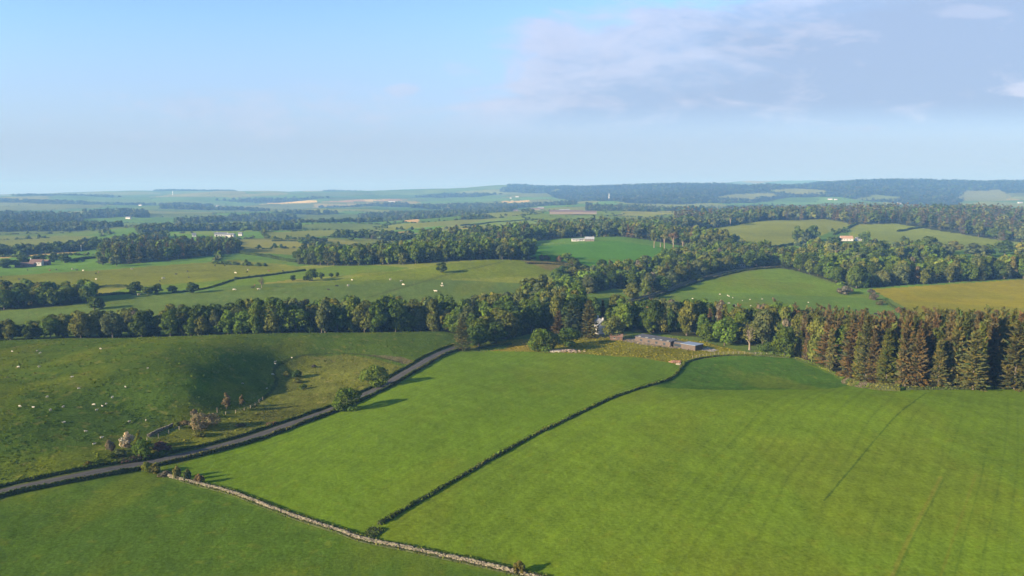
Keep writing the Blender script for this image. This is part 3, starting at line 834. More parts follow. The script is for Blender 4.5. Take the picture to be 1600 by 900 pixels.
def scatter(poly, gap, r=rng):
    poly = np.asarray(poly)[:, :2]
    lo, hi = poly.min(0), poly.max(0)
    nx_, ny_ = int((hi[0] - lo[0]) / gap) + 2, int((hi[1] - lo[1]) / gap) + 2
    gx, gy = np.meshgrid(np.arange(nx_), np.arange(ny_))
    x = lo[0] + (gx + 0.5 * (gy % 2) + r.uniform(-0.5, 0.5, gx.shape)) * gap
    y = lo[1] + (gy + r.uniform(-0.5, 0.5, gx.shape)) * gap
    x, y = x.ravel(), y.ravel()
    k = inpoly(x, y, poly) & (r.uniform(size=x.shape) > 0.06)
    return np.stack([x[k], y[k]], 1)

# ------------------------------------------------------------------ the woods
# name, outline, spacing, (kind, share, (tints)), height near..far end, words
BRD = ("dark green", "mid green", "mid green", "bright green", "olive green", "grey-green")
DRK = ("dark green", "mid green", "mid green", "bright green", "grey-green", "olive green", "olive green")
def fade(a, b, x0, x1): return lambda x, y, px: float(np.interp(px, [x0, x1], [a, b]))
WOODS = [
 dict(nm="the river belt", poly=D((-60,386),(0,392),(200,402),(400,410),(560,418),(690,428),(705,470),(620,478),(500,460),(350,440),(200,424),(0,408),(-60,404)),
      gap=6.5, mix=(("round",0.46,DRK),("tall",0.34,BRD),("bigbush",0.16,DRK),("slim",0.04,("pinkish grey","olive green","olive green"))), h=fade(9.5,17,0,420), w=1.0),
 dict(nm="the shaded wood", poly=D((690,428),(740,402),(790,415),(835,436),(900,442),(912,470),(905,548),(850,560),(760,515),(700,470)),
      gap=7.0, mix=(("round",0.46,DRK),("tall",0.38,BRD),("bigbush",0.12,DRK),("slim",0.04,("grey-green",))), h=fade(14,18,690,860), w=1.0),
 dict(nm="the house wood", poly=D((885,455),(905,448),(985,440),(1050,427),(1100,420),(1150,402),(1205,392),(1235,382),(1245,420),(1180,440),(1090,452),(1010,460),(960,472),(905,480)),
      gap=6.6, mix=(("round",0.36,BRD),("tall",0.30,BRD),("thin_spruce",0.24,("rust-brown","russet","olive-brown")),("slim",0.10,("pinkish grey","olive green"))), h=fade(15,17,880,1240), w=0.95),
 dict(nm="the spruce belt", poly=np.concatenate([G((1243,558),(1290,576),(1340,598),(1420,606),(1500,607),(1600,605),(1660,603))[:, :2] + (0, 2.5), D((1680,400),(1600,405),(1500,402),(1420,392),(1340,412),(1290,420),(1240,424))[:, :2]]),
      gap=4.5, mix=(("spruce",0.70,("rust-brown","rust-brown","rust-brown","olive-brown","olive-brown","olive green")),("thin_spruce",0.24,("rust-brown","olive-brown","russet","olive green")),("round",0.06,("mid green","olive green"))), h=lambda x, y, px: float(np.interp(y, [280, 330, 420], [22.5, 20.5, 15.5])), w=0.92),
 dict(nm="the middle wood", poly=D((878,700),(862,640),(900,598),(960,640),(1000,640),(1012,612),(1040,645),(1090,712),(1150,775),(1208,812),(1230,850),(1200,950),(1130,960),(1060,900),(1010,745),(960,715),(920,705)),
      gap=9.2, mix=(("round",0.55,DRK),("tall",0.33,BRD),("slim",0.05,("pinkish grey","grey-green")),("spruce",0.07,("dark","olive-brown"))), h=fade(12.5,15,900,1120), w=1.08),
 dict(nm="the hollow wood", poly=D((1212,800),(1235,775),(1300,690),(1338,640),(1372,652),(1450,672),(1600,705),(1660,712),(1660,760),(1500,750),(1400,745),(1330,770),(1280,860),(1225,880)),
      gap=9.0, mix=(("round",0.52,BRD),("tall",0.30,("bright green","mid green","olive green","yellow-green")),("slim",0.06,("pinkish grey","olive-brown")),("spruce",0.08,("dark","blue-green"))), h=fade(14,17.5,1215,1450), w=1.05),
 dict(nm="the barn wood", poly=D((1262,905),(1330,840),(1400,835),(1480,860),(1490,950),(1400,965),(1330,970),(1270,960)),
      gap=10.0, mix=(("mid_round",0.6,DRK),("mid_tall",0.35,BRD),("mid_spruce",0.05,("dark",))), h=fade(17,17,1200,1500), w=1.05),
 dict(nm="the pasture strip wood", poly=np.concatenate([D((465,790),(530,745),(600,735),(640,730),(700,738),(770,765),(826,768))[:, :2], D((832,850),(800,900),(720,920),(650,890),(600,870),(540,860),(470,880))[:, :2]]),
      gap=10.0, mix=(("mid_round",0.5,DRK),("mid_tall",0.45,BRD),("mid_spruce",0.05,("dark","olive-brown"))), h=fade(15,18,465,800), w=1.05),
 dict(nm="the back wood", poly=D((800,930),(832,1060),(960,1130),(1040,1040),(1085,980),(1130,990),(1150,1060),(1100,1150),(1060,1240),(1000,1360),(900,1380),(820,1290),(740,1180),(660,1080),(640,960),(720,930)),
      gap=12.5, mix=(("mid_round",0.48,DRK),("mid_tall",0.34,BRD),("mid_spruce",0.18,("dark","olive-brown","rust-brown"))), h=fade(18,19,640,1100), w=1.08),
 dict(nm="the left plantation", poly=D((148,835),(200,828),(270,860),(340,930),(375,960),(372,1010),(330,1060),(260,1080),(200,1040),(160,960)),
      gap=9.5, mix=(("mid_spruce",0.62,("olive-brown","dark","dark","rust-brown")),("mid_round",0.38,DRK)), h=fade(16,15,150,370), w=1.0),
 dict(nm="the left copse", poly=D((-40,500),(60,512),(140,530),(142,560),(60,560),(-40,545)),
      gap=8.0, mix=(("mid_round",1.0,DRK),), h=fade(12.5,11.5,0,140), w=1.0),
 dict(nm="the high wood", poly=D((1060,1480),(1130,1560),(1210,1600),(1290,1640),(1330,1480),(1400,1500),(1500,1360),(1620,1180),(1680,1180),(1680,1900),(1500,2100),(1300,2100),(1150,1950),(1050,1720)),
      gap=17.0, mix=(("mid_round",0.25,DRK),("mid_spruce",0.75,("dark","olive-brown","rust-brown","blue-green","pinkish grey"))), h=fade(20,20,640,1100), w=1.2),
 dict(nm="the lane wood", poly=D((820,1420),(930,1380),(1010,1330),(1090,1400),(1210,1640),(1210,1720),(1100,1560),(1000,1480),(900,1480)),
      gap=14.0, mix=(("mid_round",0.8,DRK),("mid_spruce",0.2,("dark",))), h=fade(16,18,640,1100), w=1.1),
]
KEEP_OUT = [D((925,424),(968,424),(968,450),(925,450))[:, :2], D((1130,815),(1180,840),(1180,870),(1130,850))[:, :2], D((895,1090),(935,1090),(935,1150),(895,1150))[:, :2],
            D((1295,935),(1345,905),(1345,1010),(1295,1010))[:, :2]]
cand = []   # every tree of the woods
for wd in WOODS:
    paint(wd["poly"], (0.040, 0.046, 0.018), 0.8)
    sp = scatter(wd["poly"], wd["gap"])
    keep = np.ones(len(sp), bool)
    for ko in KEEP_OUT: keep &= ~inpoly(sp[:, 0], sp[:, 1], ko)
    sp = sp[keep]
    zz_ = height(sp[:, 0], sp[:, 1])
    kinds = [m[0] for m in wd["mix"]]; pr = np.array([m[1] for m in wd["mix"]]); pr = pr / pr.sum()
    for (x, y), z in zip(sp, zz_):
        k = int(rng.choice(len(kinds), p=pr))
        px = float(project(np.array([x, y, z]))[0])
        h = wd["h"](x, y, px) * rng.uniform(0.66, 1.26)
        base = {"round": 11, "tall": 9, "slim": 6.5, "spruce": 8.5, "thin_spruce": 6.5, "mid_round": 11, "mid_tall": 9, "mid_spruce": 8.0, "bigbush": 9.5}[kinds[k]]
        ref = {"round": 14, "tall": 17, "slim": 16, "spruce": 23, "thin_spruce": 22, "mid_round": 14, "mid_tall": 17, "mid_spruce": 22, "bigbush": 8}[kinds[k]]
        if kinds[k] == "bigbush": h *= 0.55
        if "spruce" in kinds[k]: h *= 0.98
        w = base * (h / ref) ** 0.6 * wd["w"] * rng.uniform(0.88, 1.16)
        cand.append(dict(kind=kinds[k], pos=(x, y, z - 0.1), h=h, w=w, tn=str(rng.choice(wd["mix"][k][2])), wood=wd["nm"]))
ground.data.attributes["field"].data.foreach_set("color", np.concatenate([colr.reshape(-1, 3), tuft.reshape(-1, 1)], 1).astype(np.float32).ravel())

# single trees and shrubs: kind, column, row of the foot, height and width in photo pixels, colour, words
SINGLES = [
 ("bigbush",543,641,38,46,"mid green","dense green bush beside the road, nearer of the roadside pair","shrub"),
 ("bigbush",585,605,37,38,"mid green","rounder green bush beside the road, further of the roadside pair","shrub"),
 ("spruce",722,547,52,32,"olive-brown","dark brown-tinged spruce standing where the road enters the trees","conifer"),
 ("round",748,541,34,38,"dark green","dark tree behind the roadside spruce","broadleaf tree"),
 ("round",775,536,34,36,"dark green","dark tree two along from the roadside spruce","broadleaf tree"),
 ("bigbush",846,549,38,42,"bright green","bright green bushy tree at the edge of the meadow","broadleaf tree"),
 ("bigbush",862,547,30,28,"dark green","dark bushy tree tucked behind the bright green one in the meadow","broadleaf tree"),
 ("bigbush",888,540,30,38,"mid green","green bushy tree between the meadow and the white house","broadleaf tree"),
 ("thin_spruce",872,530,44,26,"rust-brown","rust-brown conifer behind the meadow bushes","conifer"),
 ("spruce",893,522,52,36,"blue-green","blue-green conifer between the rust-brown one and the white house","conifer"),
 ("spruce",920,527,58,36,"olive-brown","tall brown-green conifer just in front of the white house","conifer"),
 ("round",957,530,38,34,"olive green","round olive tree beside the white house and brick shed","broadleaf tree"),
 ("bare",1171,547,44,34,"olive green","half-bare tree with pale forked limbs at the end of the meadow","broadleaf tree"),
 ("round",1132,540,48,40,"bright green","broad bright green tree behind the end of the timber shed","broadleaf tree"),
 ("round",1105,534,32,34,"mid green","low green tree behind the blue-roofed end of the shed","broadleaf tree"),
 ("round",1226,557,50,38,"mid green","green leafy tree at the start of the spruce belt","broadleaf tree"),
 ("bigbush",1200,553,20,34,"dark green","dark low bush beside the half-bare tree","shrub"),
 ("round",1406,597,48,36,"mid green","fresh green tree among the brown spruces","broadleaf tree"),
 ("spruce",1585,608,108,56,"olive-brown","tallest olive-brown spruce at the open end of the belt","conifer"),
 ("spruce",1520,609,92,50,"olive-brown","tall olive-brown spruce second from the open end of the belt","conifer"),
 ("spruce",1330,590,86,46,"rust-brown","broad rust-brown spruce above the bend of the dip","conifer"),
 ("thin_spruce",1292,574,76,40,"rust-brown","thin rust-brown spruce where the belt meets the dip","conifer"),
 ("bush",173,706,22,13,"pinkish grey","pinkish upright shrub below the sheep hill","shrub"),
 ("bush",199,699,26,22,"blossom-white","hawthorn white with blossom below the sheep hill","shrub"),
 ("bigbush",224,713,30,32,"mid green","dark green bush next to the white hawthorn","shrub"),
 ("slim",217,704,34,12,"yellow-green","slim pale green sapling behind the dark bush","broadleaf tree"),
 ("bush",250,706,18,30,"purple-brown","dusky low bush in shade beside the road","shrub"),
 ("bush",190,712,12,20,"grey-green","low grey-green bush under the hawthorn","shrub"),
 ("bush",176,716,10,16,"dark green","dark scrubby bush under the pinkish shrub","shrub"),
 ("bigbush",319,669,26,42,"pale tan","wide tan shrub in the rough pasture","shrub"),
 ("bush",304,650,12,14,"pinkish grey","small pinkish shrub behind the wide tan one","shrub"),
 ("bush",276,669,12,12,"yellow-green","small yellowish shrub by the old stone dyke","shrub"),
 ("bush",288,664,8,16,"pale tan","low tan shrub between the stone dyke and the wide tan shrub","shrub"),
 ("bush",313,681,10,22,"olive green","low olive bush in front of the wide tan shrub","shrub"),
 ("slim",354,639,27,15,"pale tan","taller of the two tan saplings in the hollow","broadleaf tree"),
 ("slim",378,634,19,9,"pale tan","smaller tan sapling in the hollow","broadleaf tree"),
 ("bush",232,739,21,17,"yellow-green","yellow-green bush where the stone wall meets the road","shrub"),
 ("bush",241,740,18,18,"olive-brown","brownish bush leaning on the yellow-green one by the road","shrub"),
 ("bush",257,744,8,20,"pinkish grey","low pinkish bramble at the start of the stone wall","shrub"),
 ("bush",277,748,22,15,"olive-brown","brown-green shrub, first of three along the stone wall","shrub"),
 ("bush",293,751,20,14,"grey-green","thin grey-green shrub, second of three along the stone wall","shrub"),
 ("bush",312,755,17,15,"russet","reddish shrub, third of three along the stone wall","shrub"),
 ("bush",138,729,10,16,"olive-brown","lone brown bush on the verge of the road","shrub"),
 ("bush",152,725,8,22,"dark green","dark low bush on the verge behind the lone brown one","shrub"),
 ("bush",447,588,9,11,"olive green","small olive bush, first of the hollow's thicket","shrub"),
 ("bush",464,590,13,18,"dark green","darkest bush of the thicket in the hollow","shrub"),
 ("bush",465,598,8,14,"olive green","low olive bush in the middle of the hollow's thicket","shrub"),
 ("bush",474,608,9,16,"mid green","lowest green bush of the hollow's thicket","shrub"),
 ("bush",376,666,6,16,"pale tan","low tan tuft bush above the road","shrub"),
 ("bush",812,896,23,21,"olive-brown","small brown-green shrub at the end of the stone wall","shrub"),
 ("bush",490,574,5,9,"pinkish grey","tiny pinkish bush in the hollow","shrub"),
 # hedgerow and field trees further off
 ("mid_round",690,426,17,20,"mid green","lone round tree at the top hedge of the cattle pasture","broadleaf tree"),
 ("mid_round",488,439,20,20,"mid green","green hedge tree above the cattle pasture","broadleaf tree"),
 ("mid_round",502,436,11,10,"dark green","small dark hedge tree beside the green hedge tree","broadleaf tree"),
 ("mid_round",458,439,10,10,"dark green","small dark tree at the end of the pasture hedge","broadleaf tree"),
 ("mid_round",478,439,9,10,"dark green","dark hedge tree between the pasture's small dark tree and green one","broadleaf tree"),
 ("mid_round",517,433,7,8,"dark green","first of two tiny round trees in the pasture hedge","broadleaf tree"),
 ("mid_round",527,432,7,7,"dark green","second of two tiny round trees in the pasture hedge","broadleaf tree"),
 ("bare",409,450,18,12,"pinkish grey","thin pinkish tree in the open cattle pasture","broadleaf tree"),
 ("mid_round",147,484,22,24,"mid green","green tree standing alone by the river belt","broadleaf tree"),
 ("mid_round",158,483,14,14,"grey-green","small grey-green tree against the lone one by the river belt","broadleaf tree"),
 ("mid_round",212,461,22,24,"dark green","biggest dark tree in the row above the river belt","broadleaf tree"),
 ("mid_round",231,461,14,18,"mid green","second tree of the row above the river belt","broadleaf tree"),
 ("mid_round",246,460,18,17,"dark green","third tree of the row above the river belt","broadleaf tree"),
 ("mid_round",269,458,13,16,"mid green","fourth tree of the row above the river belt","broadleaf tree"),
 ("mid_round",300,458,18,20,"dark green","end tree of the row above the river belt","broadleaf tree"),
 ("mid_round",782,404,26,26,"mid green","tall green tree at the corner of the strip wood","broadleaf tree"),
 ("mid_round",806,404,30,34,"dark green","massive dark tree shading the bright green field","broadleaf tree"),
 ("mid_round",820,402,26,22,"dark green","dark tree overhanging the edge of the bright green field","broadleaf tree"),
 ("bush",846,407,10,12,"russet","reddish shrub, first on the bracken bank","shrub"),
 ("bush",855,407,9,10,"russet","reddish shrub, second on the bracken bank","shrub"),
 ("bush",873,410,11,10,"russet","reddish shrub, third on the bracken bank","shrub"),
 ("mid_round",886,411,17,17,"bright green","bright green tree on the bracken bank","broadleaf tree"),
 ("pine",1022,387,24,12,"olive green","first of the bare-stemmed pines behind the bright green field","conifer"),
 ("pine",1032,386,26,12,"mid green","second of the bare-stemmed pines behind the bright green field","conifer"),
 ("pine",1038,388,24,12,"olive-brown","third of the bare-stemmed pines behind the bright green field","conifer"),
 ("pine",1052,390,28,14,"russet","fourth, reddest of the bare-stemmed pines behind the bright green field","conifer"),
 ("pine",1067,393,26,14,"dark green","fifth of the bare-stemmed pines behind the bright green field","conifer"),
 ("mid_tall",1110,354,22,12,"blue-green","blue-green pine, first of the hilltop pair","conifer"),
 ("mid_tall",1121,354,20,16,"blue-green","blue-green pine, second of the hilltop pair","conifer"),
 ("mid_round",1131,354,10,12,"dark green","low dark tree at the foot of the hilltop pair","broadleaf tree"),
 ("pine",1141,353,21,14,"grey-green","umbrella-shaped pine on the hilltop","conifer"),
 ("mid_round",1246,379,27,18,"mid green","mid green tree, first of the group in the hill field","broadleaf tree"),
 ("mid_round",1258,380,18,14,"grey-green","small pale tree between the two big ones in the hill field","broadleaf tree"),
 ("mid_round",1270,378,27,20,"dark green","dark tree, last of the group in the hill field","broadleaf tree"),
 ("mid_round",1304,386,18,24,"mid green","leafy tree beside the salmon-roofed barn","broadleaf tree"),
 ("mid_round",1352,380,20,20,"mid green","green tree behind the salmon-roofed barn","broadleaf tree"),
 ("mid_round",1412,386,18,14,"mid green","upright tree above the barn wood","broadleaf tree"),
 ("mid_round",1450,400,32,36,"dark green","large dark round tree at the end of the barn wood","broadleaf tree"),
 ("mid_round",1490,396,20,28,"olive green","wide olive tree in the row beyond the yellow field","broadleaf tree"),
 ("mid_round",1522,401,22,36,"grey-green","wide grey-green tree in the row beyond the yellow field","broadleaf tree"),
 ("mid_round",1544,400,18,26,"mid green","mid green tree in the row beyond the yellow field","broadleaf tree"),
 ("mid_round",1570,398,24,30,"dark green","dark tree in the row beyond the yellow field","broadleaf tree"),
 ("mid_round",1599,404,26,28,"olive green","olive tree at the very edge of the row beyond the yellow field","broadleaf tree"),
 ("bush",1320,460,14,22,"pinkish grey","large pinkish thicket at the corner of the sheep paddock","shrub"),
 ("bush",1326,457,9,14,"olive-brown","brown bush beside the pinkish thicket","shrub"),
 ("bush",1361,459,9,11,"pinkish grey","pinkish bush, top of the row beside the yellow field","shrub"),
 ("bush",1365,469,13,14,"pinkish grey","pinkish bush, second of the row beside the yellow field","shrub"),
 ("bush",1376,477,9,14,"olive-brown","brown bush, third of the row beside the yellow field","shrub"),
 ("bush",1405,490,11,14,"russet","reddish bush, fourth of the row beside the yellow field","shrub"),
 ("bush",1418,492,9,16,"olive-brown","brown bush, last of the row beside the yellow field","shrub"),
 ("round",1486,502,20,24,"olive-brown","brown-topped tree rising behind the spruce belt","broadleaf tree"),
 ("round",1560,515,30,44,"bright green","wide bright green crown rising behind the spruce belt","broadleaf tree"),
 ("round",989,468,28,28,"olive green","big olive tree where the lane leaves the trees","broadleaf tree"),
 ("round",1008,462,26,18,"yellow-green","yellow-green tree behind the lane","broadleaf tree"),
 ("round",1034,456,26,30,"bright green","bright green tree overhanging the lane","broadleaf tree"),
 ("bush",1083,438,8,14,"yellow-green","rounded pale bush beside the lane","shrub"),
 ("bush",1160,417,10,14,"yellow-green","golden-green bush in front of the cottage","shrub"),
 ("bush",1181,415,9,11,"yellow-green","golden-green bush past the cottage","shrub"),
 ("mid_round",85,410,16,16,"dark green","round dark tree at the end of the red-roofed farm","broadleaf tree"),
 ("mid_round",101,411,13,18,"dark green","second dark tree past the red-roofed farm","broadleaf tree"),
 ("mid_round",12,419,15,36,"dark green","dark wide tree beside the red-roofed farm","broadleaf tree"),
 ("mid_round",36,410,12,16,"dark green","tree behind the red-roofed farm","broadleaf tree"),
 ("mid_round",62,408,11,22,"dark green","low wide tree behind the red-roofed farm's white gable","broadleaf tree"),
 ("mid_round",119,410,6,7,"dark green","tiny round tree in the gap below the tan field","broadleaf tree"),
 ("mid_round",130,409,5,6,"dark green","tiniest round tree beside the left plantation","broadleaf tree"),
 ("mid_round",160,414,14,18,"grey-green","low tree at the open corner of the left plantation","broadleaf tree"),
 ("mid_round",182,416,18,20,"grey-green","grey-green tree in front of the left plantation","broadleaf tree"),
 ("mid_round",549,376,6,9,"dark green","lone dark tree in the tan field","broadleaf tree"),
 ("mid_round",588,373,9,9,"grey-green","lone grey-green tree beyond the strip wood","broadleaf tree"),
 ("mid_round",582,374,7,6,"pinkish grey","thin pinkish tree beside the lone grey-green one","broadleaf tree"),
]
singles = []
for k, px, py, h_px, w_px, tn, lab, cat in SINGLES:
    p = ground_at(px, py)
    m_per = project(p)[2] / FPX
    singles.append(dict(kind=k, pos=(p[0], p[1], p[2] - 0.12), h=h_px * m_per, w=w_px * m_per, tn=tn, label=lab, cat=cat))
# trees of the woods give way to the single ones
sx = np.array([s["pos"][:2] for s in singles]); sw = np.array([s["w"] for s in singles])
def crowded(c):
    d = np.hypot(sx[:, 0] - c["pos"][0], sx[:, 1] - c["pos"][1])
    return bool((d < 0.36 * sw + 0.22 * c["w"]).any())
cand = [c for c in cand if not crowded(c)]
# and stay clear of the near fields in front of the singles standing at the edge of a wood
# ------- which trees show: paint discs far to near
def footprint(c):
    x, y, z = c["pos"]
    u0, v0, d = project(np.array([x, y, z])); s = FPX / d
    return u0, v0, c["h"] * s, c["w"] * s, d
buf = np.full((450, 800), -1, np.int32)
order = sorted(range(len(cand)), key=lambda i: -cand[i]["pos"][1])
occ = [(s, True) for s in singles]
seq = sorted([(c["pos"][1], i, c) for i, c in enumerate(cand)] + [(s["pos"][1], -2, s) for s in singles], key=lambda t: -t[0])
for _, i, c in seq:
    u, v, h, w, d = footprint(c)
    x0, x1, y0, y1 = (u - w / 2) / 2, (u + w / 2) / 2, (v - h) / 2, v / 2
    ax, bx, ay, by = max(int(x0), 0), min(int(x1) + 1, 800), max(int(y0), 0), min(int(y1) + 1, 450)
    if bx <= ax or by <= ay: continue
    gy, gx = np.mgrid[ay:by, ax:bx]
    if "spruce" in c["kind"]:
        ins = np.abs(gx + 0.5 - u / 2) < (gy + 1.0 - y0) / max(y1 - y0, 1) * (x1 - x0) * 0.5
    else:
        ins = ((gx + 0.5 - u / 2) / max((x1 - x0) / 2, 0.7)) ** 2 + ((gy + 0.5 - (y0 + y1) / 2) / max((y1 - y0) / 2, 0.7)) ** 2 < 1
    buf[ay:by, ax:bx][ins] = i
# the crest of the sheep hill hides what stands low behind it
cnt = np.bincount(buf[buf >= 0], minlength=len(cand))
for i, c in enumerate(cand): c["vis"] = int(cnt[i])
FAMILY = lambda k: "conifer" if ("spruce" in k or k == "pine") else "broadleaf tree"
n_single = {"conifer": sum(s["cat"] == "conifer" for s in singles), "broadleaf tree": sum(s["cat"] == "broadleaf tree" for s in singles)}
chosen, rest = [], []
for fam in ("conifer", "broadleaf tree"):
    lst = sorted([c for c in cand if FAMILY(c["kind"]) == fam], key=lambda c: -c["vis"])
    room = (230 if fam == "conifer" else 297) - n_single[fam]
    chosen += [c for c in lst[:room] if c["vis"] > 0]
    rest += [c for c in lst[:room] if c["vis"] == 0] + lst[room:]
LAND = [("the low timber shed",(1040,538)),("the white house",(938,512)),("the roadside spruce",(722,530)),("the yellow field",(1470,440)),("the white sheep",(1130,472)),
        ("the red-roofed farm",(55,412)),("the white bungalows",(350,368)),("the brown farm sheds",(870,330)),("the white caravan",(905,376)),("the lane cottage",(1152,417)),
        ("the salmon-roofed barn",(1325,373)),("the bright green field",(930,395)),("the cattle pasture",(600,440)),("the sheep hill's crest",(230,520)),("the half-bare tree",(1170,520)),
        ("the hill field",(1180,365)),("the lone green tree",(147,484)),("the meadow bushes",(860,535)),("the bend of the dip",(1335,560)),("the open belt end",(1590,540)),
        ("the paddock corner",(1340,450)),("the picture's edge",(1600,420)),("the field below",(430,520)),("the road's end",(700,500)),("the lane",(1030,450)),
        ("the strip wood's tip",(470,410)),("the hollow",(540,500)),("the bend of the valley",(800,455)),("the ridge field",(1480,370)),("the far corner",(20,500)),
        ("the middle of the belt",(1450,540)),("the bare pines",(1050,378)),("the bracken bank",(870,405))]
LXY = np.array([l[1] for l in LAND], float)
ORD = "nearest second third fourth fifth sixth seventh eighth ninth tenth eleventh twelfth thirteenth fourteenth fifteenth sixteenth".split()
WORD = {"round": "tree", "tall": "tree", "slim": "slender tree", "spruce": "spruce", "thin_spruce": "thin spruce", "pine": "pine", "bare": "tree",
        "mid_round": "tree", "mid_tall": "tree", "mid_spruce": "spruce", "bigbush": "bushy tree"}
bins = {}
for c in chosen:
    u, v, h, w, d = footprint(c)
    dd = np.hypot(LXY[:, 0] - u, 1.5 * (LXY[:, 1] - (v - h * 0.6)))
    li = int(dd.argmin())
    bins.setdefault((c["tn"], WORD[c["kind"]], c["wood"], li), []).append((dd[li], c))
for (tn, wrd, wood, li), lst in bins.items():
    lst.sort(key=lambda t: t[0])
    for n_, (_, c) in enumerate(lst):
        lm = LAND[li][0]
        if len(lst) == 1: c["label"] = f"{tn} {wrd} in {wood}, alone near {lm}"
        elif n_ == 0: c["label"] = f"{tn} {wrd} in {wood}, nearest to {lm}"
        elif n_ < 16: c["label"] = f"{tn} {wrd} in {wood}, {ORD[n_]} nearest to {lm}"
        else: c["label"] = f"{tn} {wrd} deep in {wood}, behind {lm}"
        c["group"] = "trees of " + wood
for c in chosen:
    fam = FAMILY(c["kind"])
    nm = "spruce_tree" if fam == "conifer" else "broadleaf_tree"
    plant_tree(nm, c["kind"], c["pos"], c["h"], c["w"], TINT[c["tn"]], c["label"], fam, c["group"], parts=(c["pos"][1] < 720))
for s in singles:
    nm = {"conifer": "spruce_tree", "broadleaf tree": "broadleaf_tree", "shrub": "shrub"}[s["cat"]]
    if s["kind"] == "pine" or "pine" in s["label"]: nm = "pine_tree"
    plant_tree(nm, s["kind"], s["pos"], s["h"], s["w"], TINT[s["tn"]], s["label"], s["cat"], None, parts=(s["pos"][1] < 720) or s["kind"] == "pine")
DOWN = {"round": "mid_round", "tall": "mid_tall", "slim": "mid_tall", "spruce": "mid_spruce", "thin_spruce": "mid_spruce", "bigbush": "mid_round"}
def low(c):
    k = c["kind"]
    return DOWN.get(k, k) if c["pos"][1] < 1100 else ("far_spruce" if "spruce" in k else "far_round")
merge_trees("woodland", [(low(c), c["pos"], c["h"], c["w"], TINT[c["tn"]]) for c in rest if FAMILY(c["kind"]) != "conifer"], "further broadleaf trees filling the woods of the valley")
merge_trees("spruce_woodland", [(low(c), c["pos"], c["h"], c["w"], TINT[c["tn"]]) for c in rest if FAMILY(c["kind"]) == "conifer"], "further spruces filling the woods of the valley and hill")
print("TREES", len(chosen), len(singles), len(rest))

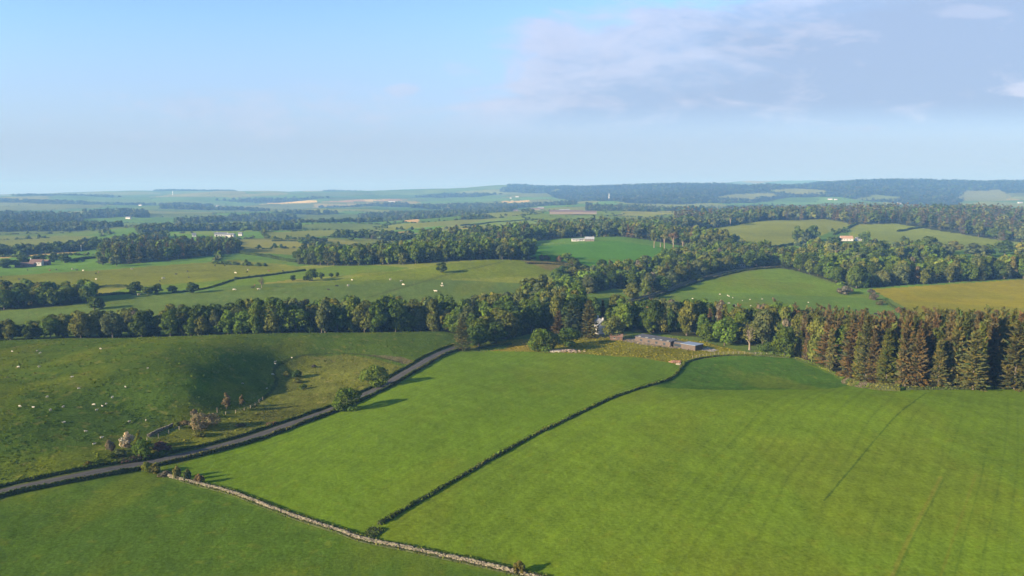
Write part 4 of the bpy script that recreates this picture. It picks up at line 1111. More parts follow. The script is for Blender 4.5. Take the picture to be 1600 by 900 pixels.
# ------------------------------------------------------------------ far woods, one mass each
FARW = [
 ("far_wood", D((-40,930),(60,960),(120,1010),(200,1130),(262,1250),(262,1320),(190,1210),(100,1080),(-40,1000)), 13, 12, "long dark wooded bank behind the tan field", 0.1),
 ("far_wood", D((-40,1700),(60,1700),(140,1690),(190,1720),(190,1900),(100,1950),(-40,1950)), 16, 15, "blue-green wood above the plain pasture on the valley's near edge", 0.1),
 ("far_wood", D((-40,2100),(60,2150),(130,2250),(130,2700),(-40,2700)), 20, 20, "dark square block of forest across the valley", 0.5),
 ("far_wood", D((132,2600),(232,2600),(232,2900),(180,3000),(132,2900)), 20, 19, "second dark forest block beside the square one", 0.5),
 ("far_wood", D((270,2150),(310,2080),(350,2150),(352,2500),(280,2500)), 18, 17, "wood behind the white farmhouses' ridge", 0.2),
 ("far_wood", D((345,2400),(385,2500),(470,2700),(420,2900),(360,2700)), 18, 17, "wood trailing away from the farm ridge", 0.2),
 ("far_wood", D((215,1450),(270,1520),(330,1600),(400,1640),(470,1660),(470,1740),(380,1740),(300,1660),(215,1580)), 14, 15, "narrow belt of trees behind the white bungalows", 0.1),
 ("far_wood", D((400,1900),(470,1880),(540,1900),(590,1960),(600,2060),(500,2000),(400,2000)), 15, 12, "scrubby line of trees across the valley fields", 0.0),
 ("far_wood", D((590,1180),(640,1190),(650,1260),(600,1270)), 11, 12, "small dark copse in the valley fields", 0.0),
 ("far_wood", D((520,1250),(590,1230),(592,1290),(530,1310)), 11, 12, "short dark belt of trees next to the tan strip", 0.0),
 ("far_wood", D((470,1120),(505,1110),(508,1150),(475,1160)), 10, 9, "low clump of bushes at the corner of the tan field", 0.0),
 ("far_wood", D((555,2300),(640,2150),(720,2250),(790,2600),(810,3200),(740,3500),(640,3300),(560,2800)), 20, 17, "great blue wood filling the far valley", 0.2),
 ("far_wood", D((715,1900),(765,1880),(768,1960),(720,1960)), 12, 10, "copse on the slope below the brown farm sheds", 0.0),
 ("far_wood", D((640,3600),(800,3500),(900,3300),(900,3600),(780,4000),(650,4100)), 24, 18, "dim line of woodland below the middle hills", 0.3),
 ("far_wood", D((915,2700),(1000,2600),(1110,2600),(1130,2900),(1000,3000),(915,3000)), 19, 20, "blue belt of conifers beyond the brown farm sheds", 0.6),
 ("far_wood", D((815,2400),(832,2380),(833,2440),(816,2450)), 12, 12, "dark clump beside the lower farm buildings", 0.1),
 ("far_wood", D((1090,3000),(1250,2900),(1400,2900),(1400,3200),(1250,3300),(1100,3300)), 24, 18, "low woodland at the foot of the forested ridge", 0.5),
 ("far_wood", D((0,4400),(150,4300),(330,4400),(330,4600),(150,4550),(0,4700)), 34, 16, "thin dark hedges and copses under the western moor", 0.0),
 ("far_wood", D((250,3600),(420,3700),(420,3850),(250,3800)), 26, 15, "thin far strip of trees on the valley's other side", 0.1),
 ("far_wood", D((500,4300),(640,4200),(640,4600),(500,4700)), 30, 18, "small dark woods under the middle hills", 0.3),
 ("far_wood", D((240,7350),(290,7300),(370,7400),(368,7700),(240,7700)), 32, 16, "woods crowning the western moor", 0.6),
 ("far_wood", D((505,7300),(565,7300),(565,7700),(505,7700)), 32, 17, "dark plantation on the skyline", 0.7),
 ("far_wood", D((20,5600),(130,5500),(200,5650),(150,5800),(30,5800)), 34, 16, "faint woods half way up the western moor", 0.3),
 ("far_wood", D((330,5200),(430,5100),(520,5250),(430,5400)), 34, 16, "faint woods left of the far tan strip", 0.3),
 ("far_wood", D((420,3050),(500,2950),(540,3050),(470,3200)), 24, 15, "small far wood beyond the trailing one", 0.1),
 ("far_wood", D((640,5600),(740,5400),(790,5600),(700,5900)), 36, 17, "faint wood on the middle skyline slope", 0.4),
 ("far_forest", D((855,5200),(900,4100),(980,3600),(1100,3700),(1180,3900),(1230,4300),(1300,4200),(1420,3600),(1490,3500),(1530,4500),(1600,4600),(1760,4500),(1760,6000),(1400,6000),(1100,6000),(900,6500)), 32, 15, "vast dark forest covering the ridge on the skyline", 0.8),
 ("far_forest", D((780,6000),(850,5400),(900,6500),(880,7000),(800,7600)), 42, 16, "forest tailing off along the middle skyline", 0.6),
]
for nm, poly, gap, hh, lab, con in FARW:
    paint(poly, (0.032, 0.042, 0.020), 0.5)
    sp = scatter(poly, gap)
    for kp in (G((1115,309),(1150,303),(1200,301),(1220,305),(1180,311)), G((1200,298),(1245,294.5),(1290,297),(1290,303),(1230,302)), G((1490,309),(1510,298),(1560,296),(1580,305),(1570,314),(1510,314)), G((1330,312),(1370,304),(1410,308),(1400,314))):
        sp = sp[~inpoly(sp[:, 0], sp[:, 1], kp[:, :2])]
    items = []
    for x, y in sp:
        dk = rng.random() < con
        big = max(1.0, gap / 16.0)
        tn = TINT[str(rng.choice(("dark", "dark", "olive-brown", "blue-green") if dk else ("dark green", "dark green", "mid green", "grey-green")))]
        items.append(("far_spruce" if dk else "far_round", (x, y, float(height(x, y)) - 1.0), hh * rng.uniform(0.7, 1.2), (9 if dk else 13) * rng.uniform(0.8, 1.25) * big ** 0.9, tn))
    merge_trees(nm, items, lab)
for kp, kc in ((G((1115,309),(1150,303),(1200,301),(1220,305),(1180,311)), (0.17, 0.18, 0.04)), (G((1200,298),(1245,294.5),(1290,297),(1290,303),(1230,302)), (0.17, 0.18, 0.04)),
               (G((1490,309),(1510,298),(1560,296),(1580,305),(1570,314),(1510,314)), (0.17, 0.175, 0.045)), (G((1330,312),(1370,304),(1410,308),(1400,314)), (0.13, 0.16, 0.035))):
    paint(kp, kc, 0.4)
# hedgerows of the patchwork: bushes wherever two far fields meet
hx_, hy_ = [], []
pr_ = rng.uniform(math.log(700), math.log(6500), 620000); pp_ = rng.uniform(-0.62, 0.62, 620000)
qx, qy = np.exp(pr_) * np.sin(pp_), np.exp(pr_) * np.cos(pp_)
cid_, ed_ = patchwork(qx, qy)
ok = ed_ < np.interp(np.hypot(qx, qy), [700, 6500], [1.3, 4.5])
gapn = vnoise(qx / 60, qy / 60, 91) > -0.28
qx, qy = qx[ok & gapn], qy[ok & gapn]
blocked = np.zeros(len(qx), bool)
for poly in [D((1000,560),(1040,615),(1100,690),(1210,790),(1240,770),(1320,650),(1440,500),(1000,470)), D((1362,640),(1600,700),(1700,700),(1700,500),(1450,500)),
             D((-200,470),(-200,700),(470,790),(640,700),(785,775),(880,745),(890,690),(700,600),(300,540)), G((828,386),(960,376),(1060,398),(960,430),(838,408)),
             G((1040,362),(1090,352),(1200,343),(1290,338),(1338,350),(1312,358),(1272,373),(1232,386),(1190,388),(1120,376)),
             G((1325,366),(1340,353),(1420,348),(1500,357),(1600,371),(1600,382),(1480,392),(1400,388),(1340,378))] + [w["poly"] for w in WOODS] + [f[1] for f in FARW]:
    blocked |= inpoly(qx, qy, np.asarray(poly)[:, :2])
qx, qy = qx[~blocked], qy[~blocked]
qz = height(qx, qy)
items = []
for x, y, z in zip(qx, qy, qz):
    tall_ = rng.random() < (0.13 if math.hypot(x, y) < 3000 else 0.02)
    h = (rng.uniform(5, 9) if tall_ else rng.uniform(1.8, 4.2))
    items.append(("far_bush", (x, y, z - 0.3), h, h * rng.uniform(0.9, 1.3) + (0 if tall_ else 2.5), TINT[str(rng.choice(("dark green", "dark green", "mid green", "grey-green")))]))
print("HEDGE BLOBS", len(items))
merge_trees("far_hedgerows", items, "hedgerows and hedge trees dividing the far fields")
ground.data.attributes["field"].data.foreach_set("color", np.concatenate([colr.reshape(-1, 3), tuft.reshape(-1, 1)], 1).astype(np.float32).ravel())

# ------------------------------------------------------------------ roads
MAT_ROAD = mat("worn_asphalt", (0.070, 0.067, 0.066), 0.9, 0.2, (0.35, 0.22))
MAT_EARTH = mat("bank_earth", (0.045, 0.055, 0.022), 0.95, 0.05, (0.8, 0.4))
def offset_line(line, off):
    t = np.gradient(line, axis=0); t /= np.linalg.norm(t, axis=1, keepdims=True) + 1e-9
    return line + np.stack([t[:, 1], -t[:, 0]], 1) * off          # + is to the right of the direction of travel
def ribbon(line, half, lift, crown=0.05, cols=5):
    offs = np.linspace(-half, half, cols)
    g = np.stack([offset_line(line, o) for o in offs], 1)
    z = height(g[..., 0], g[..., 1])
    z = z.mean(1, keepdims=True) * 0.5 + z * 0.5
    z = np.maximum(z, height(g[..., 0], g[..., 1])) + lift + crown * (1 - (offs[None] / half) ** 2)
    v = np.concatenate([g, z[..., None]], 2).reshape(-1, 3)
    i = np.arange(len(v)).reshape(len(line), cols)
    return v, np.stack([i[:-1, :-1], i[1:, :-1], i[1:, 1:], i[:-1, 1:]], -1).reshape(-1, 4)[:, ::-1]
def tarmac(name, base):
    m = bpy.data.materials.new(name); m.use_nodes = True
    ns, ls = m.node_tree.nodes, m.node_tree.links
    at = N(ns, "ShaderNodeAttribute", attribute_name="tint"); geo = N(ns, "ShaderNodeNewGeometry")
    n1 = N(ns, "ShaderNodeTexNoise"); setin(n1, Scale=0.55, Detail=6.0, Roughness=0.7); ls.new(geo.outputs["Position"], n1.inputs["Vector"])
    n2 = N(ns, "ShaderNodeTexNoise"); setin(n2, Scale=0.09, Detail=3.0, Roughness=0.6); ls.new(geo.outputs["Position"], n2.inputs["Vector"])
    v = M("MULTIPLY", M("ADD", M("MULTIPLY", n1.outputs["Fac"], 0.9), 0.55, nodes=ns, links=ls), M("ADD", M("MULTIPLY", n2.outputs["Fac"], 1.0), 0.5, nodes=ns, links=ls), nodes=ns, links=ls)
    sc = N(ns, "ShaderNodeVectorMath", operation="SCALE"); ls.new(at.outputs["Color"], sc.inputs[0]); ls.new(v, sc.inputs["Scale"])
    b = ns["Principled BSDF"]; ls.new(sc.outputs[0], b.inputs["Base Color"]); b.inputs["Roughness"].default_value = 0.9; b.inputs["Specular IOR Level"].default_value = 0.15
    return m
MAT_TARMAC = tarmac("tarmac", None)
_rv, _rf = ribbon(ROAD_L, 2.0, 0.07, cols=11)
_w = np.array([(0.075,0.075,0.03),(0.085,0.078,0.06),(0.080,0.076,0.072),(0.092,0.088,0.086),(0.080,0.077,0.076),(0.060,0.060,0.050),(0.080,0.077,0.076),(0.092,0.088,0.086),(0.080,0.076,0.072),(0.085,0.078,0.06),(0.075,0.075,0.03)])
_t = np.concatenate([np.tile(_w, (len(ROAD_L), 1)) * (0.80 + 0.08 * rng.normal(size=(len(ROAD_L) * 11, 1))), np.ones((len(ROAD_L) * 11, 1))], 1)
tag(link("road", new_mesh("road", _rv, _rf, [MAT_TARMAC], smooth=True, attrs={"tint": np.clip(_t, 0.01, 1)})), "narrow grey country road climbing past the fields", None, None, "structure")
tag(link("lane", new_mesh("lane", *ribbon(ROAD_F, 2.1, 0.09), [MAT_ROAD], smooth=True)), "grey lane running past the cottage below the wood", None, None, "structure")

# ------------------------------------------------------------------ hedges, banks and stone walls
def prism(line, h, w, r, rough=0.12, sink=0.35):
    """a lumpy earth core following the land"""
    n = len(line)
    prof = np.array([(-0.5, -sink / h), (-0.46, 0.45), (-0.26, 0.93), (0.0, 1.0), (0.26, 0.93), (0.46, 0.45), (0.5, -sink / h)])
    hs = 1 + rough * np.convolve(r.normal(size=n + 4), np.ones(5) / 2.2, "valid")
    ws = 1 + rough * np.convolve(r.normal(size=n + 4), np.ones(5) / 2.2, "valid")
    rings = []
    for a, b in prof:
        p = offset_line(line, 0)
        q = np.empty((n, 2))
        t = np.gradient(line, axis=0); t /= np.linalg.norm(t, axis=1, keepdims=True) + 1e-9
        q = line + np.stack([t[:, 1], -t[:, 0]], 1) * (a * w * ws)[:, None]
        z = height(line[:, 0], line[:, 1]) + b * h * hs
        rings.append(np.concatenate([q, z[:, None]], 1))
    v = np.stack(rings, 1)
    m = v.shape[1]
    i = np.arange(n * m).reshape(n, m)
    f = np.stack([i[:-1, :-1], i[:-1, 1:], i[1:, 1:], i[1:, :-1]], -1).reshape(-1, 4)
    caps = [np.array([list(i[0][::-1][:4]), [i[0][3], i[0][2], i[0][1], i[0][0]]]), np.array([list(i[-1][:4]), list(i[-1][3:])])]
    return v.reshape(-1, 3), np.concatenate([f] + caps), v
def hedge(name, line, h, w, tints, label, cat="hedge", leaf=0.4, dens=9.0, seed=1, group=None, tall=0.0):
    r = np.random.default_rng(seed)
    v, f, g = prism(line, h * 0.86, w * 0.86, r)
    n = int(len(line) * np.linalg.norm(line[1] - line[0]) * dens * (w + 2 * h))
    k, j = r.integers(0, len(line) - 1, n), r.uniform(0, 5.999, n)
    j0 = j.astype(int); fj = (j - j0)[:, None]; fk = r.uniform(0, 1, (n, 1))
    P = (g[k, j0] * (1 - fj) + g[k, j0 + 1] * fj) * (1 - fk) + (g[k + 1, j0] * (1 - fj) + g[k + 1, j0 + 1] * fj) * fk
    cen = np.concatenate([line[k], height(line[k, 0], line[k, 1])[:, None] + 0.3 * h], 1)
    nr_ = P - cen; nr_ /= np.linalg.norm(nr_, axis=1, keepdims=True) + 1e-9
    lump = np.clip(vnoise(k / 3.0, k * 0 + seed, 17) + 0.3, 0, 1)
    P = P + nr_ * (r.uniform(-0.05, 0.3, (n, 1)) * leaf * 2 + tall * (lump ** 2)[:, None] * r.uniform(0, 1, (n, 1)))
    lv, lf = quads_from(P, nr_ + 0.6 * r.normal(size=P.shape), leaf * r.uniform(0.6, 1.5, n), r=r)
    T = np.array([TINT[t] for t in tints])
    seg = (vnoise(k / 9.0, k * 0 + 2.0 * seed, 19) + 0.5) * len(T)
    c = T[np.clip(seg + r.normal(0, 0.4, n), 0, len(T) - 1e-3).astype(int)] * r.uniform(0.75, 1.3, (n, 1))
    tint = np.concatenate([np.ones((len(v), 4)), np.concatenate([c, np.ones((n, 1))], 1).repeat(4, 0)])
    me = new_mesh(name, np.concatenate([v, lv]), np.concatenate([f, lf + len(v)]), [MAT_EARTH, MAT_LEAF],
                  face_mat=np.concatenate([np.zeros(len(f)), np.ones(len(lf))]), attrs={"tint": tint})
    return tag(link(name, me), label, cat, group)
def stone_wall(name, line, h, w, label, seed, gaps=0.0, cat="stone wall"):
    r = np.random.default_rng(seed)
    v, f, g = prism(line, h * 0.80, w * 0.72, r, 0.06)
    L = len(line) * np.linalg.norm(line[1] - line[0])
    n = int(L * 22)
    s = r.uniform(0, len(line) - 1.001, n); k = s.astype(int); fr_ = (s - k)[:, None]
    p = line[k] * (1 - fr_) + line[k + 1] * fr_
    t = line[k + 1] - line[k]; t /= np.linalg.norm(t, axis=1, keepdims=True)
    nrm = np.stack([t[:, 1], -t[:, 0]], 1)
    lay = r.integers(0, 5, n)
    side = np.where(lay == 4, r.uniform(-0.25, 0.25, n), r.choice([-0.40, 0.40], n))
    hh = np.where(lay == 4, 0.93, (lay + 0.55) * 0.22) * h * (1 + 0.10 * vnoise(s / 8.0, s * 0 + 1.0, 5) * 2)
    c = np.concatenate([p + nrm * (side * w)[:, None], (height(p[:, 0], p[:, 1]) + hh)[:, None]], 1)
    box = np.array([(a, b, d) for a in (-1, 1) for b in (-1, 1) for d in (-1, 1)], float) * 0.5
    sz = np.stack([r.uniform(0.20, 0.55, n), r.uniform(0.16, 0.32, n), r.uniform(0.13, 0.27, n)], 1)
    loc = box[None] * sz[:, None] * r.uniform(0.72, 1.12, (n, 8, 3))
    a = r.normal(0, 0.25, n); ct, st = np.cos(a)[:, None], np.sin(a)[:, None]
    ex = t[:, None, :] * (loc[..., 0] * ct - loc[..., 1] * st)[..., None] + nrm[:, None, :] * (loc[..., 0] * st + loc[..., 1] * ct)[..., None]
    sv = np.concatenate([c[:, None, :2] + ex, (c[:, None, 2] + loc[..., 2])[..., None]], 2).reshape(-1, 3)
    bf = np.array([(0, 1, 3, 2), (4, 6, 7, 5), (0, 4, 5, 1), (2, 3, 7, 6), (0, 2, 6, 4), (1, 5, 7, 3)])
    sf = (bf[None] + 8 * np.arange(n)[:, None, None]).reshape(-1, 4)
    shade = r.uniform(0.55, 1.35, (n, 1)) * np.where(r.uniform(size=(n, 1)) < 0.18, np.array([[0.75, 0.85, 0.55]]), np.array([[1.0, 0.96, 0.88]]))
    tint = np.concatenate([np.full((len(v), 4), 0.35), np.concatenate([shade, np.ones((n, 1))], 1).repeat(8, 0)])
    me = new_mesh(name, np.concatenate([v, sv]), np.concatenate([f, sf + len(v)]), [MAT_WALLSTONE], attrs={"tint": tint})
    return tag(link(name, me), label, cat)
MAT_WALLSTONE = bpy.data.materials.new("wall_stone"); MAT_WALLSTONE.use_nodes = True
_n, _l = MAT_WALLSTONE.node_tree.nodes, MAT_WALLSTONE.node_tree.links
_a = N(_n, "ShaderNodeAttribute", attribute_name="tint"); _m = N(_n, "ShaderNodeMix", data_type="RGBA", blend_type="MULTIPLY"); _m.inputs["Factor"].default_value = 1.0
_m.inputs["B"].default_value = (0.175, 0.158, 0.125, 1); _l.new(_a.outputs["Color"], _m.inputs["A"]); _l.new(_m.outputs["Result"], _n["Principled BSDF"].inputs["Base Color"])
_n["Principled BSDF"].inputs["Roughness"].default_value = 0.95

rl = np.hypot(ROAD_L[:, 0], ROAD_L[:, 1])
hedge("roadside_hedge", smooth_line(offset_line(ROAD_L, -3.7), 1.0)[2:], 0.8, 0.9, ("dark green", "dark green", "mid green", "olive green"), "low dark hedge along the sheep-hill side of the road", seed=3, leaf=0.36, tall=0.8)
hedge("roadside_hedge", smooth_line(offset_line(ROAD_L, 3.9), 1.0)[2:-6], 1.0, 1.0, ("dark green", "dark green", "olive-brown", "dark green"), "low dark hedge along the hayfield side of the road", seed=4, leaf=0.36, tall=0.5)
hedge("grass_bank", smooth_line(BANK_L, 0.9), 0.7, 1.2, ("mid green", "dark green", "bright green", "olive green", "mid green"), "overgrown grassy dyke dividing the two big hayfields", cat="field bank", seed=5, leaf=0.38, dens=6.0, tall=0.9)
stone_wall("stone_wall", WALL_L, 0.72, 0.42, "grey drystone wall crossing the bottom of the hayfields", 6)
stone_wall("stone_dyke", smooth_line(G((231,683),(243,677),(256,671),(266,667),(272,664)), 0.5), 0.8, 0.6, "short broken stone dyke below the sheep hill", 8)
hedge("weed_bank", smooth_line(offset_line(WALL_L, -0.95), 1.0)[4:], 0.5, 1.2, ("mid green", "yellow-green", "mid green"), "tall weeds growing along the back of the drystone wall", cat="weeds", seed=9, leaf=0.3)
hedge("weed_bank", smooth_line(offset_line(WALL_L, 0.62), 1.0)[6:], 0.30, 0.7, ("mid green", "yellow-green", "olive green"), "ragged grass along the front of the drystone wall", cat="weeds", seed=12, leaf=0.3, dens=5.0, tall=0.35)
hedge("weed_bank", smooth_line(G((571,846),(580,836),(592,824)), 0.8), 0.4, 3.2, ("yellow-green", "olive green", "mid green"), "patch of weeds between the drystone wall and the grassy dyke", cat="weeds", seed=13, leaf=0.32, dens=6.0, tall=0.4)
hedge("lane_hedge", smooth_line(offset_line(ROAD_F, 4.0), 1.5)[2:], 1.5, 1.3, ("dark green", "dark green", "olive-brown"), "dark wall-like hedge between the lane and the sheep paddock", seed=10, leaf=0.5)
stone_wall("lane_wall", smooth_line(offset_line(ROAD_F, -3.4), 1.0)[4:], 1.2, 0.7, "grey stone wall along the wooded side of the lane", 11)
for i, (pp, h, w, lab) in enumerate((
    (((366,437),(400,433),(440,428),(478,423)), 1.8, 2.0, "straight dark hedge across the top of the cattle pasture"),
    (((142,451),(165,449),(200,449)), 1.9, 2.2, "short dark hedge leading to the row of trees"),
    (((142,463),(170,461),(200,459),(207,458)), 1.5, 3.0, "ragged scrub linking the left copse to the row of trees"),
    (((272,457),(300,455),(330,449),(366,438)), 1.1, 1.6, "thin hedge running on from the row of trees"),
    (((1303,367),(1315,361),(1328,355),(1338,350)), 3.0, 3.5, "thick dark hedge between the two hill fields"),
    (((1402,362),(1420,359),(1440,356),(1462,354)), 3.0, 3.2, "dark hedge inside the further hill field"),
    (((1192,389),(1212,387),(1232,384),(1262,378)), 3.2, 3.2, "dark hedge along the foot of the hill field"),
    (((1054,353),(1075,351),(1092,349),(1106,347)), 3.2, 3.2, "dark hedge left of the hilltop pines"),
    (((1148,346),(1180,344),(1213,341),(1288,338)), 3.0, 3.0, "long hedge along the top of the hill field"),
    (((377,396),(400,399),(430,404),(464,410)), 2.6, 3.6, "hedge running from the plantation to the strip wood"),
    (((110,409),(125,406),(152,403)), 2.4, 3.0, "hedge beyond the red-roofed farm"),
    (((551,393),(560,390),(571,387)), 2.2, 2.6, "short hedge above the strip wood"),
    (((-20,412),(0,411),(25,410),(60,407)), 2.4, 3.0, "hedge behind the red-roofed farm"),
    (((425,377),(455,377),(490,379),(530,384)), 2.2, 2.6, "thin hedge past the white bungalows"),
    (((720,353),(760,349),(800,346),(850,343)), 2.2, 3.0, "thin hedge on the slope below the brown farm sheds"),
    (((1380,470),(1395,480),(1415,489),(1440,496)), 0.9, 3.0, "weedy strip between the sheep paddock and yellow field"),
)):
    hedge("field_hedge", smooth_line(G(*pp), 1.6), h, w, ("dark green", "dark green", "mid green"), lab, seed=20 + i, leaf=0.9 if pp[0][1] < 420 else 0.6, dens=2.6, group="hedges between the fields", tall=1.0)
# rough growth at the foot of the spruce belt and round the buildings
hedge("bramble_bank", smooth_line(G((1325,598),(1345,603),(1375,608),(1410,610)), 1.2), 1.9, 6.0, ("olive green", "olive-brown", "mid green", "pinkish grey"), "brambles and scrub at the bend of the spruce belt", cat="brambles", seed=50, leaf=0.5, dens=4.0, tall=1.0)
hedge("bramble_bank", smooth_line(G((1415,609),(1450,608.5),(1500,608),(1550,607.5),(1610,606.5)), 1.2), 0.8, 2.6, ("olive green", "mid green", "olive-brown", "yellow-green"), "long grass and saplings at the foot of the spruces", cat="brambles", seed=57, leaf=0.42, dens=4.0, tall=1.3)
hedge("bramble_bank", smooth_line(G((1243,559.5),(1270,568),(1292,578),(1320,592)), 1.2), 0.6, 2.2, ("yellow-green", "mid green", "bright green"), "bright long grass edging the dip under the spruces", cat="brambles", seed=58, leaf=0.42, dens=4.0, tall=0.6)
hedge("bramble_bank", smooth_line(G((1178,553),(1200,555),(1222,556),(1240,559)), 1.2), 1.3, 3.5, ("mid green", "olive green", "bright green"), "scrub at the end of the meadow", cat="brambles", seed=51, leaf=0.45, dens=5.0, tall=0.8)
hedge("bramble_bank", smooth_line(G((745,545),(775,541),(800,538)), 1.2), 0.9, 3.0, ("dark green", "mid green"), "nettles beside the roadside spruce", cat="brambles", seed=52, leaf=0.4, dens=5.0)
hedge("bracken_bank", smooth_line(G((418,664),(425,665),(431,663)), 0.7), 0.9, 1.8, ("russet",), "patch of rust-orange dead bracken above the road", cat="bracken", seed=53, leaf=0.35, dens=14.0)
hedge("bracken_bank", smooth_line(G((822,412),(850,412),(880,414),(910,417)), 1.6), 1.3, 5.0, ("olive-brown", "russet", "olive green"), "brown bracken bank below the bright green field", cat="bracken", seed=54, leaf=0.7, dens=2.5, tall=0.8)
hedge("thicket", smooth_line(G((188,722),(215,719),(240,714),(262,709)), 1.2), 1.0, 3.2, ("dark green", "mid green", "purple-brown"), "low thicket of scrub on the road verge below the hawthorn", cat="brambles", seed=55, leaf=0.4, dens=6.0, tall=0.9)
hedge("flowering_shrubbery", smooth_line(G((352,521),(356,521)), 0.8) if False else smooth_line(D((800,431),(806,432),(812,433)), 0.8), 1.3, 2.4, ("purple-brown", "pinkish grey"), "purple rhododendrons at the foot of the shaded wood", cat="shrubs", seed=56, leaf=0.4, dens=8.0)

# ------------------------------------------------------------------ fences
MAT_WOOD = mat("weathered_wood", (0.30, 0.26, 0.21), 0.9, 0.1, (2.0, 0.3, (1, 1, 0.2)))
MAT_WIRE = mat("fence_wire", (0.25, 0.25, 0.25), 0.6, 0.3)
def fence(line, gap, h, label, rails=2):
    root = bpy.data.objects.new("post_fence", None); COL.objects.link(root)
    s = smooth_line(line, gap)
    c = s[len(s) // 2]
    root.location = (c[0], c[1], float(height(*c)))
    off = np.array(root.location)
    pm = None
    for x, y in s:
        p = np.array([x, y, float(height(x, y))]) - off
        if pm is None:
            v, f = box_mesh((-0.07, -0.07, -0.3), (0.07, 0.07, h))
            v[4:, :2] *= 0.8
            pm = new_mesh("fence_post", v, f, [MAT_WOOD])
        link("post", pm, root, p).rotation_euler = (rng.normal(0, 0.04), rng.normal(0, 0.04), rng.uniform(0, 1.5))
    for q in range(rails):
        zq = h * (0.45 + 0.4 * q)
        pa = np.stack([s[:, 0] - off[0], s[:, 1] - off[1], height(s[:, 0], s[:, 1]) - off[2] + zq], 1)
        link("wire", new_mesh("wire", *tube(pa, np.full(len(pa), 0.025), 4), [MAT_WIRE]), root)
    return tag(root, label, "fence")
fence(G((1082,560),(1110,555.5),(1140,553.5),(1180,554.5),(1215,556)), 2.6, 1.35, "pale post and wire fence between the meadow and the dip")
fence(G((835,384),(850,382.5),(870,381),(885,380)), 5.5, 1.8, "row of pale fence posts along the top of the bright green field", 1)
fence(smooth_line(G((440,424),(500,405)), 4)[:2] if False else G((230,690),(260,679),(300,664),(340,650),(385,641),(415,622)), 4.5, 1.2, "old post and wire fence below the sheep hill")

# ------------------------------------------------------------------ buildings
def solid(name, v, f, m, parent=None, loc=None, smooth=False):
    return link(name, new_mesh(name, np.asarray(v, float), f, [m], smooth), parent, loc)
def boxp(name, lo, hi, m, parent=None):
    v, f = box_mesh(lo, hi)
    return solid(name, v, f, m, parent)
WHITEW = mat("white_render", (0.46, 0.45, 0.43), 0.8, 0.2, (0.7, 0.08))
SLATE = mat("slate_roof", (0.13, 0.14, 0.16), 0.7, 0.3, (1.2, 0.3))
RED_TILE = mat("red_tiles", (0.135, 0.085, 0.068), 0.8, 0.2, (1.2, 0.3))
SALMON = mat("salmon_roof", (0.30, 0.19, 0.13), 0.8, 0.2, (0.5, 0.2))
BROWN_TIN = mat("brown_sheeting", (0.12, 0.09, 0.085), 0.7, 0.3, (0.6, 0.25, (1, 4, 1)))
GREY_TIN = mat("grey_sheeting", (0.26, 0.28, 0.31), 0.55, 0.4, (0.6, 0.2))
STONEW = mat("stone_wall_face", (0.17, 0.14, 0.12), 0.9, 0.1, (1.0, 0.35))
BRICK = mat("red_brick", (0.12, 0.078, 0.058), 0.9, 0.1, (2.5, 0.3))
GLASS = mat("window_glass", (0.03, 0.04, 0.05), 0.1, 0.6)
FRAME = mat("window_frame", (0.36, 0.36, 0.35), 0.6, 0.3)
DOORM = mat("painted_door", (0.07, 0.06, 0.06), 0.6, 0.3)
CLAD = mat("timber_cladding", (0.095, 0.075, 0.064), 0.85, 0.15, (1.5, 0.35, (6, 6, 0.3)), 0.3)
BLUE_ROOF = mat("zinc_roof", (0.20, 0.25, 0.34), 0.45, 0.5, (0.5, 0.1), None, 0.2)
DARK_ROOF = mat("dark_roof", (0.07, 0.075, 0.09), 0.9, 0.1, (0.8, 0.2))
GRAVEL = mat("gravel", (0.40, 0.36, 0.30), 0.95, 0.05, (2.0, 0.3))
def gable_walls(L, W, H, RH):
    x, y = L / 2, W / 2
    v = [(-x,-y,-0.8),(x,-y,-0.8),(x,y,-0.8),(-x,y,-0.8),(-x,-y,H),(x,-y,H),(x,y,H),(-x,y,H),(-x,0,H+RH),(x,0,H+RH)]
    me = [np.array([(0,1,5,4),(2,3,7,6)]), np.array([(3,0,4,8,7),(1,2,6,9,5)])]
    return v, me
def gable_roof(L, W, H, RH, t=0.18, over=0.35):
    x, y = L / 2 + over, W / 2
    k = RH / y; ye = y + over; ze = H - k * over
    prof = [(-ye, ze + 0.02), (0, H + RH + 0.02), (ye, ze + 0.02), (ye, ze + t + 0.02), (0, H + RH + t + 0.02), (-ye, ze + t + 0.02)]
    v = [(s * x, a, b) for s in (-1, 1) for a, b in prof]
    f4 = [np.array([(i, (i + 1) % 6, 6 + (i + 1) % 6, 6 + i) for i in range(6)] + [(0, 5, 4, 1), (1, 4, 3, 2), (6, 7, 10, 11), (7, 8, 9, 10)])]
    return v, f4
